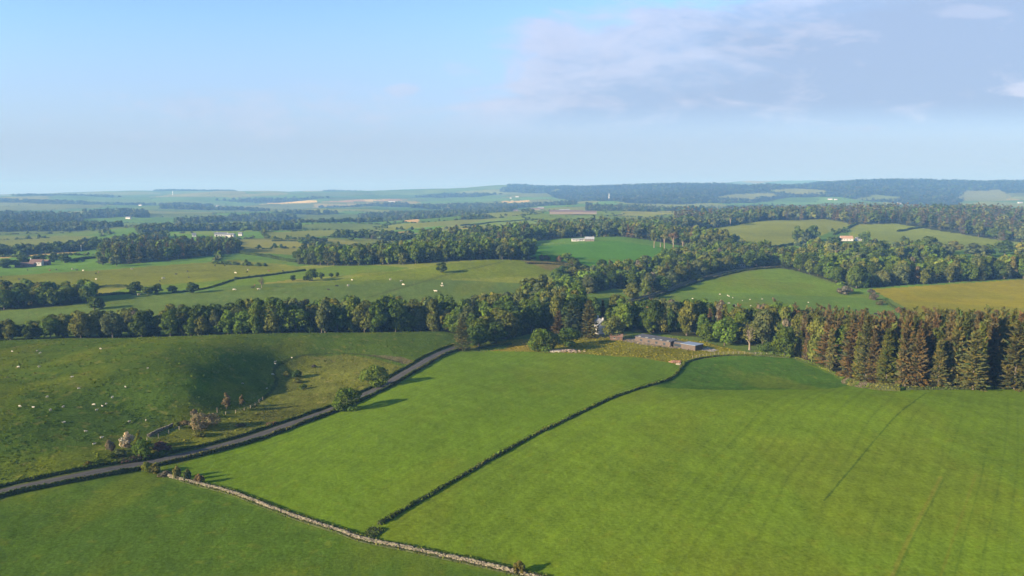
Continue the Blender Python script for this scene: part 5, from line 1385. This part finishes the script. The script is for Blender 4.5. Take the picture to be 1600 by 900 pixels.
def house(name, label, pos, yaw, L, W, H, RH, wall, roof, chim=(), wins=4, door=True, cat="house", gable_win=None, group=None, skylight=0):
    root = bpy.data.objects.new(name, None); COL.objects.link(root)
    root.location = pos; root.rotation_euler = (0, 0, yaw)
    v, f = gable_walls(L, W, H, RH); solid("wall", v, f, wall, root)
    v, f = gable_roof(L, W, H, RH); rf = solid("roof", v, f, roof, root)
    for cx in chim:
        c = boxp("chimney", (cx - 0.45, -0.4, H + RH - 0.5), (cx + 0.45, 0.4, H + RH + 1.3), wall, rf)
        boxp("chimney_pot", (cx - 0.2, -0.18, H + RH + 1.3), (cx + 0.2, 0.18, H + RH + 1.75), RED_TILE, rf)
    xs = np.linspace(-L / 2, L / 2, wins + 2)[1:-1] if wins else []
    for i, x in enumerate(xs):
        if door and i == len(xs) // 2:
            boxp("door", (x - 0.5, -W / 2 - 0.07, 0), (x + 0.5, -W / 2 + 0.05, 2.1), DOORM, root); continue
        for lev in range(2 if H > 4.2 else 1):
            z0 = 0.9 + 2.6 * lev
            w = boxp("window", (x - 0.6, -W / 2 - 0.06, z0), (x + 0.6, -W / 2 + 0.05, z0 + 1.2), FRAME, root)
            boxp("pane", (x - 0.5, -W / 2 - 0.075, z0 + 0.1), (x + 0.5, -W / 2 - 0.03, z0 + 1.1), GLASS, w)
    for s in range(skylight):
        x = -L / 2 + (s + 0.7) * L / (skylight + 0.4); yk = -W / 4
        zz0 = H + RH * 0.5 + 0.24
        w = solid("rooflight", [(x-0.6,yk-0.5,zz0-0.5*2*RH/W),(x+0.6,yk-0.5,zz0-0.5*2*RH/W),(x+0.6,yk+0.5,zz0+0.5*2*RH/W),(x-0.6,yk+0.5,zz0+0.5*2*RH/W)], np.array([(0,1,2,3)]), GREY_TIN, rf)
    if gable_win == "round":
        a = np.linspace(0, 2 * math.pi, 16, endpoint=False)
        for nm, rr, xo, m_ in (("round_window", 0.85, 0.10, GLASS), ):
            yy, zzz = rr * np.cos(a), H + 0.5 + rr * np.sin(a)
            v = np.concatenate([np.stack([np.full(16, -L / 2 - xo), yy, zzz], 1), np.stack([np.full(16, -L / 2 + 0.05), yy, zzz], 1)])
            fs = [np.arange(16)[None], np.stack([np.arange(16), (np.arange(16) + 1) % 16, 16 + (np.arange(16) + 1) % 16, 16 + np.arange(16)], 1)]
            solid(nm, v, fs, m_, root)
        for yy0 in (-1.6, 1.6):
            w = boxp("window", (-L / 2 - 0.07, yy0 - 0.6, 1.0), (-L / 2 + 0.05, yy0 + 0.6, 2.2), FRAME, root)
            boxp("pane", (-L / 2 - 0.085, yy0 - 0.5, 1.1), (-L / 2 - 0.03, yy0 + 0.5, 2.1), GLASS, w)
    return tag(root, label, cat, group)

# the long timber shed beside the meadow
A0, A1 = ground_at(992.6, 532.5), ground_at(1086.5, 548.5)
dv = A1[:2] - A0[:2]; LS = float(np.hypot(*dv)); yaw = math.atan2(dv[1], dv[0])
sh = bpy.data.objects.new("timber_building", None); COL.objects.link(sh)
gx_ = A0[:2] + dv / LS * np.linspace(0, LS, 8)[:, None]
zb = float(height(gx_[:, 0], gx_[:, 1]).max())
sh.location = (A0[0], A0[1], zb - 0.15); sh.rotation_euler = (0, 0, yaw)
LA, GAPX = LS * 0.60, LS * 0.775
boxp("wall", (0, 0, -1.5), (LA, 6.2, 2.55), CLAD, sh)
ra = solid("roof", [(-0.25,-0.3,2.50),(LA+0.25,-0.3,2.50),(LA+0.25,6.5,3.15),(-0.25,6.5,3.15),(-0.25,-0.3,2.68),(LA+0.25,-0.3,2.68),(LA+0.25,6.5,3.33),(-0.25,6.5,3.33)],
           np.array([(0,3,2,1),(4,5,6,7),(0,1,5,4),(1,2,6,5),(2,3,7,6),(3,0,4,7)]), DARK_ROOF, sh)
for i in range(5):
    x = LA * (0.10 + 0.2 * i)
    d_ = boxp("rooflight", (x, -0.1, 2.72), (x + 1.2, 0.9, 3.02), FRAME, ra)
    solid("pane", [(x + 0.12, -0.115, 2.78), (x + 1.08, -0.115, 2.78), (x + 1.08, -0.115, 2.98), (x + 0.12, -0.115, 2.98)], np.array([(0, 1, 2, 3)]), GLASS, d_)
for i in range(4):
    x = LA * (0.14 + 0.22 * i)
    w = boxp("window", (x, -0.06, 0.5), (x + 1.4, 0.05, 1.7), DARK_ROOF, sh)
    boxp("pane", (x + 0.1, -0.075, 0.6), (x + 1.3, -0.02, 1.6), GLASS, w)
boxp("courtyard_wall", (LA + 0.01, 2.2, -1.5), (GAPX - 0.01, 2.5, 2.2), CLAD, sh)
boxp("glazed_link", (LA + 0.01, 2.52, -1.5), (GAPX - 0.01, 6.1, 2.62), DARK_ROOF, sh)
w = boxp("window", (LA + 0.8, 2.1, 0.3), (GAPX - 0.8, 2.19, 1.7), GLASS, sh)
boxp("wall", (GAPX, -0.2, -1.5), (LS, 6.8, 2.75), CLAD, sh)
rb = boxp("roof", (GAPX - 0.25, -0.45, 2.752), (LS + 0.25, 7.05, 2.93), BLUE_ROOF, sh)
boxp("door", (GAPX + 1.2, -0.26, 0), (GAPX + 2.2, -0.15, 2.05), DOORM, sh)
tag(sh, "long low timber-clad building with dark and pale blue roofs beside the meadow", "building")
def lp(px, dist): return at_dist(px, dist)
def up(p, dz): return (p[0], p[1], p[2] + dz)
p = lp(938, 437)
house("white_house", "white house with a round gable window half hidden by conifers", up(p, 0.0), R(100) - math.pi, 11, 7.0, 5.0, 3.0, WHITEW, SLATE, (-5.0, 4.6), 3, True, gable_win="round")
p = ground_at(963, 531)
house("brick_shed", "small red brick outbuilding beside the olive tree", up(p, 0.1), R(-8), 6.5, 3.6, 2.0, 1.0, BRICK, RED_TILE, (), 2, True, cat="shed")
p = ground_at(1152, 417.5)
house("cottage", "low white cottage with chimneys beside the lane", up(p, 0.2), R(12), 15, 7, 3.4, 3.0, WHITEW, SLATE, (-7, 7), 5, True)
p = ground_at(1182, 415)
house("cottage", "second cottage, half hidden by bushes along the lane", up(p, 0.2), R(8), 10, 6, 3.0, 2.6, STONEW, SLATE, (-4.5,), 3, True)
p = ground_at(1322, 377)
house("barn", "long barn with a salmon roof among the trees", up(p, 1.4), R(-4), 18, 9, 3.2, 3.6, WHITEW, SALMON, (), 3, True, cat="barn")
p = ground_at(1341, 376)
house("barn", "small white outbuilding past the salmon-roofed barn", up(p, 0.5), R(10), 8, 5, 3.0, 2.0, WHITEW, SLATE, (), 2, True, cat="barn")
for px, py, L, yawd, lab in ((345,369,19,12,"white bungalow, the wider of the pair on the far ridge"),(360,370.5,15,-10,"white bungalow, the right-hand one of the pair on the far ridge"),(303.5,370,6,20,"tiny white cottage apart on the far ridge"),(376,368.5,6,0,"tiny white shed beyond the white bungalows")):
    p = ground_at(px, py)
    house("white_bungalow", lab, up(p, 0.2), R(yawd), L, 8 if L > 8 else 5, 3.4, 2.6, WHITEW, SLATE, (-L * 0.3,) if L > 10 else (), 4 if L > 10 else 1, L > 10)
p = ground_at(58, 415)
house("farmhouse", "red-roofed white farmhouse among dark trees", up(p, 0.6), R(5), 12, 7, 3.4, 2.6, WHITEW, RED_TILE, (-6,), 4, True)
p = ground_at(40, 417)
house("farm_building", "low red-roofed steading beside the white farmhouse", up(p, 0.3), R(8), 18, 7, 2.4, 1.9, STONEW, RED_TILE, (), 3, True, cat="barn")
p = ground_at(70, 414)
house("farm_building", "small pinkish outbuilding past the white farmhouse", up(p, 0.8), R(-6), 10, 6, 2.6, 2.2, BRICK, RED_TILE, (), 2, True, cat="barn")
for px, py, L, W, H, yawd, wall, roof, lab in ((885,334.5,88,26,6,-4,STONEW,BROWN_TIN,"long brown-roofed cattle shed of the hill farm"),(918,334.5,50,22,5,-6,STONEW,BROWN_TIN,"broad brown-roofed shed joined onto the long cattle shed's end"),
        (882,331.5,30,14,5,-4,STONEW,GREY_TIN,"small pale-roofed shed above the long cattle shed"),(836,328,40,16,5,-3,STONEW,BROWN_TIN,"brown shed of the neighbouring farm"),(806,330,18,10,4,-3,STONEW,BROWN_TIN,"lone little shed down the track from the neighbouring farm"),(845,326.5,26,12,5,-3,STONEW,GREY_TIN,"pale shed behind the neighbouring farm's brown one")):
    p = ground_at(px, py)
    house("farm_shed", lab, up(p, 0.6), R(yawd), L, W, H, W * 0.16, wall, roof, (), 0, False, cat="farm shed")
for px, py, L, lab in ((899,377,10,"white static caravan at the top of the bright green field"),(909,376.5,7,"short white caravan beside the longer one")):
    p = ground_at(px, py)
    house("caravan", lab, up(p, 0.5), R(3), L, 3.2, 2.6, 0.5, WHITEW, GREY_TIN, (), 4, True, cat="caravan")
p = ground_at(921, 376.5)
house("grey_house", "grey-roofed house behind the white caravans", up(p, 0.3), R(-3), 12, 7, 2.6, 2.6, STONEW, GREY_TIN, (5,), 4, True)
for px, py, L, lab in ((1297,312,26,"white farm on the wooded hillside"),(1306,312.5,16,"white outbuilding beside the hillside farm"),(1405,318.5,22,"white house peeping over the high wood"),(1594,317.5,26,"white house at the far edge of the woods"),
        (612,315.5,55,"long white farm building on the far plain"),(500,323.5,40,"pale shed beside the distant tan field"),(219.5,321.5,18,"white speck of a farmhouse across the valley"),(201,342,20,"white house by the dark forest block"),
        (310,342.5,16,"white house inside the wood beyond the bungalows"),(250,358.5,17,"white house among trees in the valley"),(257,357,9,"small white house next to the one in the valley trees"),(808,308,24,"white farmhouse above the tan strip"),(798,310,12,"pale outbuilding below the white farmhouse above the tan strip"),
        (340,322.5,20,"far white house among the hedges under the moor"),(117,341,8,"tiny pale barn at the edge of the forest block")):
    p = ground_at(px, py)
    s = 1.0
    house("far_house", lab, up(p, 0.5), R(rng.uniform(-15, 15)), L * 0.85, min(8, L * 0.5), 4.0, 3.0, WHITEW, SLATE, (), 0, False)

# ------------------------------------------------------------------ masts, posts, rubble, timber
MAT_WHITE = mat("white_paint", (0.65, 0.65, 0.63), 0.6, 0.3, (0.4, 0.05))
def mast(px, py, h, r0, label, name="mast", m=None, dist=None):
    p = ground_at(px, py) if dist is None else at_dist(px, dist)
    o = solid(name, *tube([(0, 0, -0.5), (0, 0, h * 0.5), (0, 0, h)], [r0, r0 * 0.75, r0 * 0.45], 8), m or MAT_WHITE, None, p)
    return tag(o, label, "mast" if name == "mast" else "post")
mast(270, 304.5, 32, 3.0, "white mast on the skyline moor")
mast(951.5, 312, 34, 2.2, "white mast over the blue conifer belt")
mast(1213, 341.5, 6.0, 0.9, "pale stone marker on the hill field's top hedge", "marker_post")
mast(1034, 353, 11, 0.35, "bare pole beside the hilltop hedge", "utility_pole", MAT_WOOD)
mast(667, 378, 11, 0.30, "thin pole in front of the strip wood", "utility_pole", MAT_WOOD)
mast(127, 392, 8, 0.5, "pale pole at the end of the tan field", "utility_pole", MAT_WHITE)
mast(339.5, 645, 1.9, 0.16, "pale dead stump standing in the rough pasture", "dead_stump", MAT_PALE_BARK)
mast(777, 500, 9, 0.2, "dark pole sticking out of the shaded wood", "utility_pole", MAT_WOOD, dist=452)
def heap(name, px, py, n, spread, size, m, label, cat, seed, long=1.0):
    r = np.random.default_rng(seed)
    p = ground_at(px, py); V, F, o = [], [], 0
    for i in range(n):
        u = r.normal(0, 0.38, 2) * spread
        q = p[:2] + u
        s = size * r.uniform(0.5, 1.4, 3) * np.array([long, 1, 0.7])
        v, f = box_mesh(-s / 2, s / 2)
        v = v * r.uniform(0.75, 1.1, v.shape)
        a = r.normal(0, 0.5); ca, sa = math.cos(a), math.sin(a)
        hz_ = max(0.0, 1 - (u[0] / spread[0]) ** 2 - (u[1] / spread[1]) ** 2) * size * 1.0
        v = np.stack([v[:, 0] * ca - v[:, 1] * sa + u[0], v[:, 0] * sa + v[:, 1] * ca + u[1], v[:, 2] + float(height(*q)) - p[2] + s[2] * 0.25 + hz_ * r.uniform(0, 1)], 1)
        V.append(v); F.append(f + o); o += 8
    ob = solid(name, np.concatenate(V), np.concatenate(F), m, None, p)
    return tag(ob, label, cat)
RUBBLE = mat("rubble", (0.24, 0.19, 0.145), 0.95, 0.1, (0.8, 0.45))
heap("rubble_heap", 884, 548.5, 260, np.array([8.0, 5.0]), 0.62, RUBBLE, "flattened heap of stone rubble at the edge of the meadow", "rubble", 61, 1.5)
heap("rubble_heap", 866, 550, 60, np.array([3.5, 1.6]), 0.6, MAT_STONE, "line of pale stones in front of the meadow bushes", "rubble", 62, 1.4)
LOGM = mat("old_timber", (0.26, 0.15, 0.10), 0.9, 0.1, (1.5, 0.35))
heap("timber_heap", 1056, 566.5, 50, np.array([2.6, 1.6]), 0.7, LOGM, "heap of reddish old timber at the end of the grassy dyke", "timber", 63, 2.6)
heap("timber_heap", 1061, 570, 16, np.array([1.0, 0.8]), 0.6, MAT_WOOD, "small pile of pale posts below the reddish timber", "timber", 64, 2.2)

# ------------------------------------------------------------------ sheep and cattle
def skin_animal(name, joints, edges, mats_, dark_from=None):
    me = bpy.data.meshes.new(name)
    me.from_pydata([j[0] for j in joints], edges, [])
    o = bpy.data.objects.new(name + "_frame", me); COL.objects.link(o)
    sk = o.modifiers.new("skin", "SKIN"); sb = o.modifiers.new("smooth", "SUBSURF"); sb.levels = 1; sb.render_levels = 1
    d = me.skin_vertices[0].data
    for i, j in enumerate(joints):
        d[i].radius = (j[1], j[1] if len(j) < 3 else j[2]); d[i].use_root = (i == 0)
    dg = bpy.context.evaluated_depsgraph_get()
    out = bpy.data.meshes.new_from_object(o.evaluated_get(dg), depsgraph=dg)
    out.name = name
    bpy.data.objects.remove(o)
    out.materials.clear()
    for m in mats_: out.materials.append(m)
    if dark_from:
        for pl in out.polygons:
            pl.material_index = 1 if dark_from(pl.center) else 0
    for pl in out.polygons: pl.use_smooth = True
    return out
def quadruped(name, L, H, body, headdown, mats_, dark_from, leg=0.06, lying=False):
    b = H * (0.66 if not lying else 0.34)
    J = [((0, 0, b), body), ((-L * 0.30, 0, b + 0.02), body * 1.02), ((-L * 0.5, 0, b + 0.05), body * 0.75), ((L * 0.30, 0, b + 0.03), body * 0.95), ((L * 0.46, 0, b + 0.10), body * 0.62)]
    E = [(0, 1), (1, 2), (0, 3), (3, 4)]
    hz_ = b - 0.25 * H if headdown else b + 0.30 * H
    J += [((L * 0.62, 0, (b + 0.10 + hz_) / 2 + 0.03), body * 0.42), ((L * 0.70, 0, hz_), body * 0.36), ((L * (0.80 if headdown else 0.86), 0, hz_ - (0.16 * H if headdown else 0.07 * H)), body * 0.22)]
    E += [(4, 5), (5, 6), (6, 7)]
    J += [((-L * 0.57, 0, b - 0.12 * H), body * 0.14)]; E += [(2, 8)]
    for sx, at_ in ((-0.36, 1), (0.32, 3)):
        for sy in (-1, 1):
            k = len(J)
            if lying:
                J += [((L * sx, sy * body * 0.7, b * 0.5), leg * 1.5), ((L * (sx + 0.16), sy * body * 0.9, leg), leg)]
                E += [(at_, k), (k, k + 1)]
            else:
                kn = 0.03 * L * (-1 if sx < 0 else 0.4)
                J += [((L * sx, sy * body * 0.55, b - body * 0.7), leg * 1.9), ((L * sx + kn, sy * body * 0.55, b * 0.45), leg * 1.1), ((L * sx, sy * body * 0.55, 0.02), leg)]
                E += [(at_, k), (k, k + 1), (k + 1, k + 2)]
    return skin_animal(name, J, E, mats_, dark_from)
WOOL = mat("wool", (0.44, 0.41, 0.34), 0.95, 0.05, (6.0, 0.12))
FACE = mat("sheep_face", (0.45, 0.40, 0.35), 0.9, 0.05)
HIDE_W = mat("white_hide", (0.46, 0.42, 0.34), 0.85, 0.1, (2.0, 0.1))
HIDE_B = mat("black_hide", (0.025, 0.022, 0.02), 0.8, 0.15, (2.0, 0.2))
HIDE_R = mat("brown_hide", (0.13, 0.065, 0.035), 0.8, 0.15, (2.0, 0.2))
SHEEP = [quadruped("sheep_grazing", 1.15, 0.82, 0.30, True, [WOOL, FACE], lambda c: c[0] > 0.78 or c[2] < 0.24, 0.045),
         quadruped("sheep_standing", 1.15, 0.82, 0.30, False, [WOOL, FACE], lambda c: c[0] > 0.80 or c[2] < 0.24, 0.045),
         quadruped("sheep_lying", 1.15, 0.82, 0.30, False, [WOOL, FACE], lambda c: c[0] > 0.80, 0.045, True)]
cow = lambda nm, hd, m: quadruped(nm, 2.2, 1.5, 0.46, hd, [m], None, 0.085)
COWS = {"white": [cow("white_cow_grazing", True, HIDE_W), cow("white_cow_standing", False, HIDE_W)], "black": [cow("black_cow_grazing", True, HIDE_B), cow("black_cow_standing", False, HIDE_B)], "brown": [cow("brown_cow_grazing", True, HIDE_R)]}
POSE = ("grazing", "standing", "lying")
SH_HILL = [(19,550),(58,549),(63,552.5),(29,574.5),(61,574),(157,546),(231,576.5),(196,605.5),(123,608),(74,621),(31,636),(52,637),(79,642),(99,636.5),(147,633.5),(151,641.5),(160,635),(166,632),(100,660.5),(202,659),(228,658),(134,675),(147,695),(159,685),(379,600),(113,590),(176,622)]
SH_HOLLOW = [(430,565.5),(430,569.5),(456,559.5),(426,586),(417,608)]
SH_PAD = [(1082,467.5),(1095,470.5),(1106,475.5),(1109,475),(1107,478.5),(1127,479.5),(1125,460.5),(1137,462.5),(1139,463.5),(1145,466),(1130,474),(1138,474),(1140,474.5),(1148,477.5),(1150,479),(1155,480),(1172,468.5),(1173,478.5),(1191,468),(1219,478),(1223,480.5),(1263,473),(1091,479),(1160,470)]
REF = {"hill": [("the white hawthorn",(199,690)),("the road's near corner",(0,740)),("the crest of the hill",(120,535)),("the paired saplings",(365,620)),("the river belt's far end",(0,535)),("the wide tan shrub",(319,660))],
       "pad": [("the lane",(1060,462)),("the cottage",(1152,418)),("the half-bare tree",(1170,520)),("the pinkish thicket",(1320,460)),("the timber building",(1040,535))],
       "hollow": [("the road bushes",(585,600)),("the hollow's thicket",(460,595)),("the crest",(430,535)),("the paired saplings",(378,632))]}
def put_animals(nm, lst, refs, where, protos, colour="white", cat="sheep", group=None, scale=1.0, small=()):
    info = []
    for i, (px, py) in enumerate(lst):
        k = int(rng.choice(len(protos), p=[0.6, 0.4] if len(protos) == 2 else ([0.5, 0.28, 0.22] if len(protos) == 3 else [1.0])))
        xy = np.array([l[1] for l in refs], float)
        d = np.hypot(xy[:, 0] - px, 2 * (xy[:, 1] - py)); li = int(d.argmin())
        info.append((k, li, d[li], px, py))
    for i, (k, li, d, px, py) in enumerate(info):
        rank = sum(1 for q in info if q[0] == k and q[1] == li and q[2] < d)
        only = sum(1 for q in info if q[0] == k and q[1] == li) == 1
        p = ground_at(px, py)
        o = link(nm, protos[k], None, (p[0], p[1], p[2] + 0.0))
        o.rotation_euler = (0, 0, rng.uniform(0, 6.283))
        s = scale * rng.uniform(0.9, 1.12); o.scale = (s, s, s)
        how = POSE[k] + " " if len(protos) > 1 else "grazing "
        first = "the only such one near " if only else (("nearest to " if rank == 0 else ORD[rank] + " nearest to "))
        tag(o, f"{colour} {how}{cat} {where}, {first}{refs[li][0]}", cat, group)
put_animals("sheep", SH_HILL, REF["hill"], "on the hill", SHEEP, "white", "sheep", "sheep on the hill", 0.68)
put_animals("sheep", SH_HOLLOW, REF["hollow"], "in the hollow", SHEEP, "white", "sheep", "sheep in the hollow", 0.74)
put_animals("sheep", SH_PAD, REF["pad"], "in the paddock", SHEEP, "white", "sheep", "sheep in the paddock", 0.9)
REFC = [("the row of trees",(250,457)),("the strip wood",(600,418)),("the left plantation",(280,405)),("the river belt",(700,455)),("the lone round tree",(690,426)),("the lone green tree",(147,484)),("the pasture hedge",(430,430)),("the red-roofed farm",(60,415)),("the picture's edge",(0,440))]
put_animals("cow", [(150,437.5),(217,461.5),(143,495),(274,486),(255,436),(366,454),(404,453),(550,438.5),(544,447.5),(610,438),(627,440),(630,446),(691,444.5),(691,448),(681,456.5),(130,424),(113,421.5),(206,421),(388,423),(368,427.5)], REFC, "in the pastures", COWS["white"], "white", "cow", "white cattle")
put_animals("cow", [(30,437.5),(150,428.5),(275,429.5),(295,434.5),(361,414.5),(386,426),(351,416),(250,440),(395,450.5),(513,453.5),(526,448),(2,434),(43,423),(120,423),(88,422.5),(336,416),(293,425),(442,424.5)], REFC, "in the pastures", COWS["black"], "black", "cow", "black cattle")
put_animals("cow", [(78,423.5),(154,426.5),(420,424),(398,447)], REFC, "in the pastures", COWS["brown"], "brown", "cow", "brown cattle")
put_animals("cow", [(1373,492),(1377,492)], [("the weedy strip",(1400,485))], "in the paddock", COWS["white"], "white", "cow", "cattle by the weedy strip")
put_animals("cow", [(1368,492),(1390,491)], [("the weedy strip",(1400,485))], "in the paddock", COWS["black"], "black", "cow", "cattle by the weedy strip")

# ------------------------------------------------------------------ tussocks and long grass, too many to count
def tufts(name, n, poly, lo, hi, hgt, wid, mul, label, seed, clump=0.0, flat=0.0):
    r = np.random.default_rng(seed)
    poly = np.asarray(poly)[:, :2]
    rr = np.exp(r.uniform(math.log(lo), math.log(hi), n)); ph = r.uniform(-0.62, 0.62, n)
    x, y = rr * np.sin(ph), rr * np.cos(ph)
    k = inpoly(x, y, poly)
    k &= (polydist(x, y, ROAD_L[::3]) > 3.4) & (vnoise(x / 6.0, y / 6.0, seed) + 0.5 * vnoise(x / 1.9, y / 1.9, seed + 1) > clump)
    x, y = x[k], y[k]; n = len(x)
    z = height(x, y)
    i = np.clip(np.interp(np.arctan2(x, y), PHI, np.arange(len(PHI))).round().astype(int), 0, len(PHI) - 1)
    j = np.clip(np.interp(np.log(np.hypot(x, y)), LR, np.arange(len(RAD))).round().astype(int), 0, len(RAD) - 1)
    c = colr[j, i] * np.asarray(mul) * r.uniform(0.82, 1.22, (n, 1))
    h = hgt * r.uniform(0.5, 1.4, n)
    P = np.stack([x, y, z + h * 0.42], 1)
    a = r.uniform(0, math.pi, n)
    if flat:
        v, f = quads_from(P, np.array([0, 0, 1.0]) + flat * r.normal(size=(n, 3)), wid * r.uniform(0.6, 1.4, n), r=r)
        o = link(name, new_mesh(name, v, f, [MAT_LEAF], attrs={"tint": np.concatenate([c, np.ones((n, 1))], 1).repeat(4, 0)}))
        return tag(o, label, None, None, "stuff")
    V, F = [], []
    for q in range(2):
        t = np.stack([np.cos(a + q * 1.5), np.sin(a + q * 1.5), np.zeros(n)], 1) * (wid * r.uniform(0.6, 1.4, (n, 1)) * 0.5)
        u = np.stack([r.normal(0, 0.18, n), r.normal(0, 0.18, n), np.ones(n)], 1) * (h * 0.5)[:, None]
        V.append(np.stack([P - t * 0.8 - u, P + t * 0.8 - u, P + t + u, P - t + u], 1))
    v = np.concatenate(V).reshape(-1, 3); f = np.arange(len(v)).reshape(-1, 4)
    tint = np.concatenate([c, np.ones((n, 1))], 1).repeat(4, 0); tint = np.concatenate([tint, tint])
    o = link(name, new_mesh(name, v, f, [MAT_LEAF], attrs={"tint": tint}))
    tag(o, label, None, None, "stuff")
tufts("pasture_grass", 70000, hp, 170, 430, 0.16, 0.50, (1.05, 1.03, 1.0), "tussocky grass of the sheep hill and hollow", 71, -0.1, 0.45)
tufts("meadow_grass", 60000, meadow, 300, 470, 0.40, 0.6, (1.2, 1.12, 1.0), "long dry grass of the meadow", 72, -0.25, 0.5)
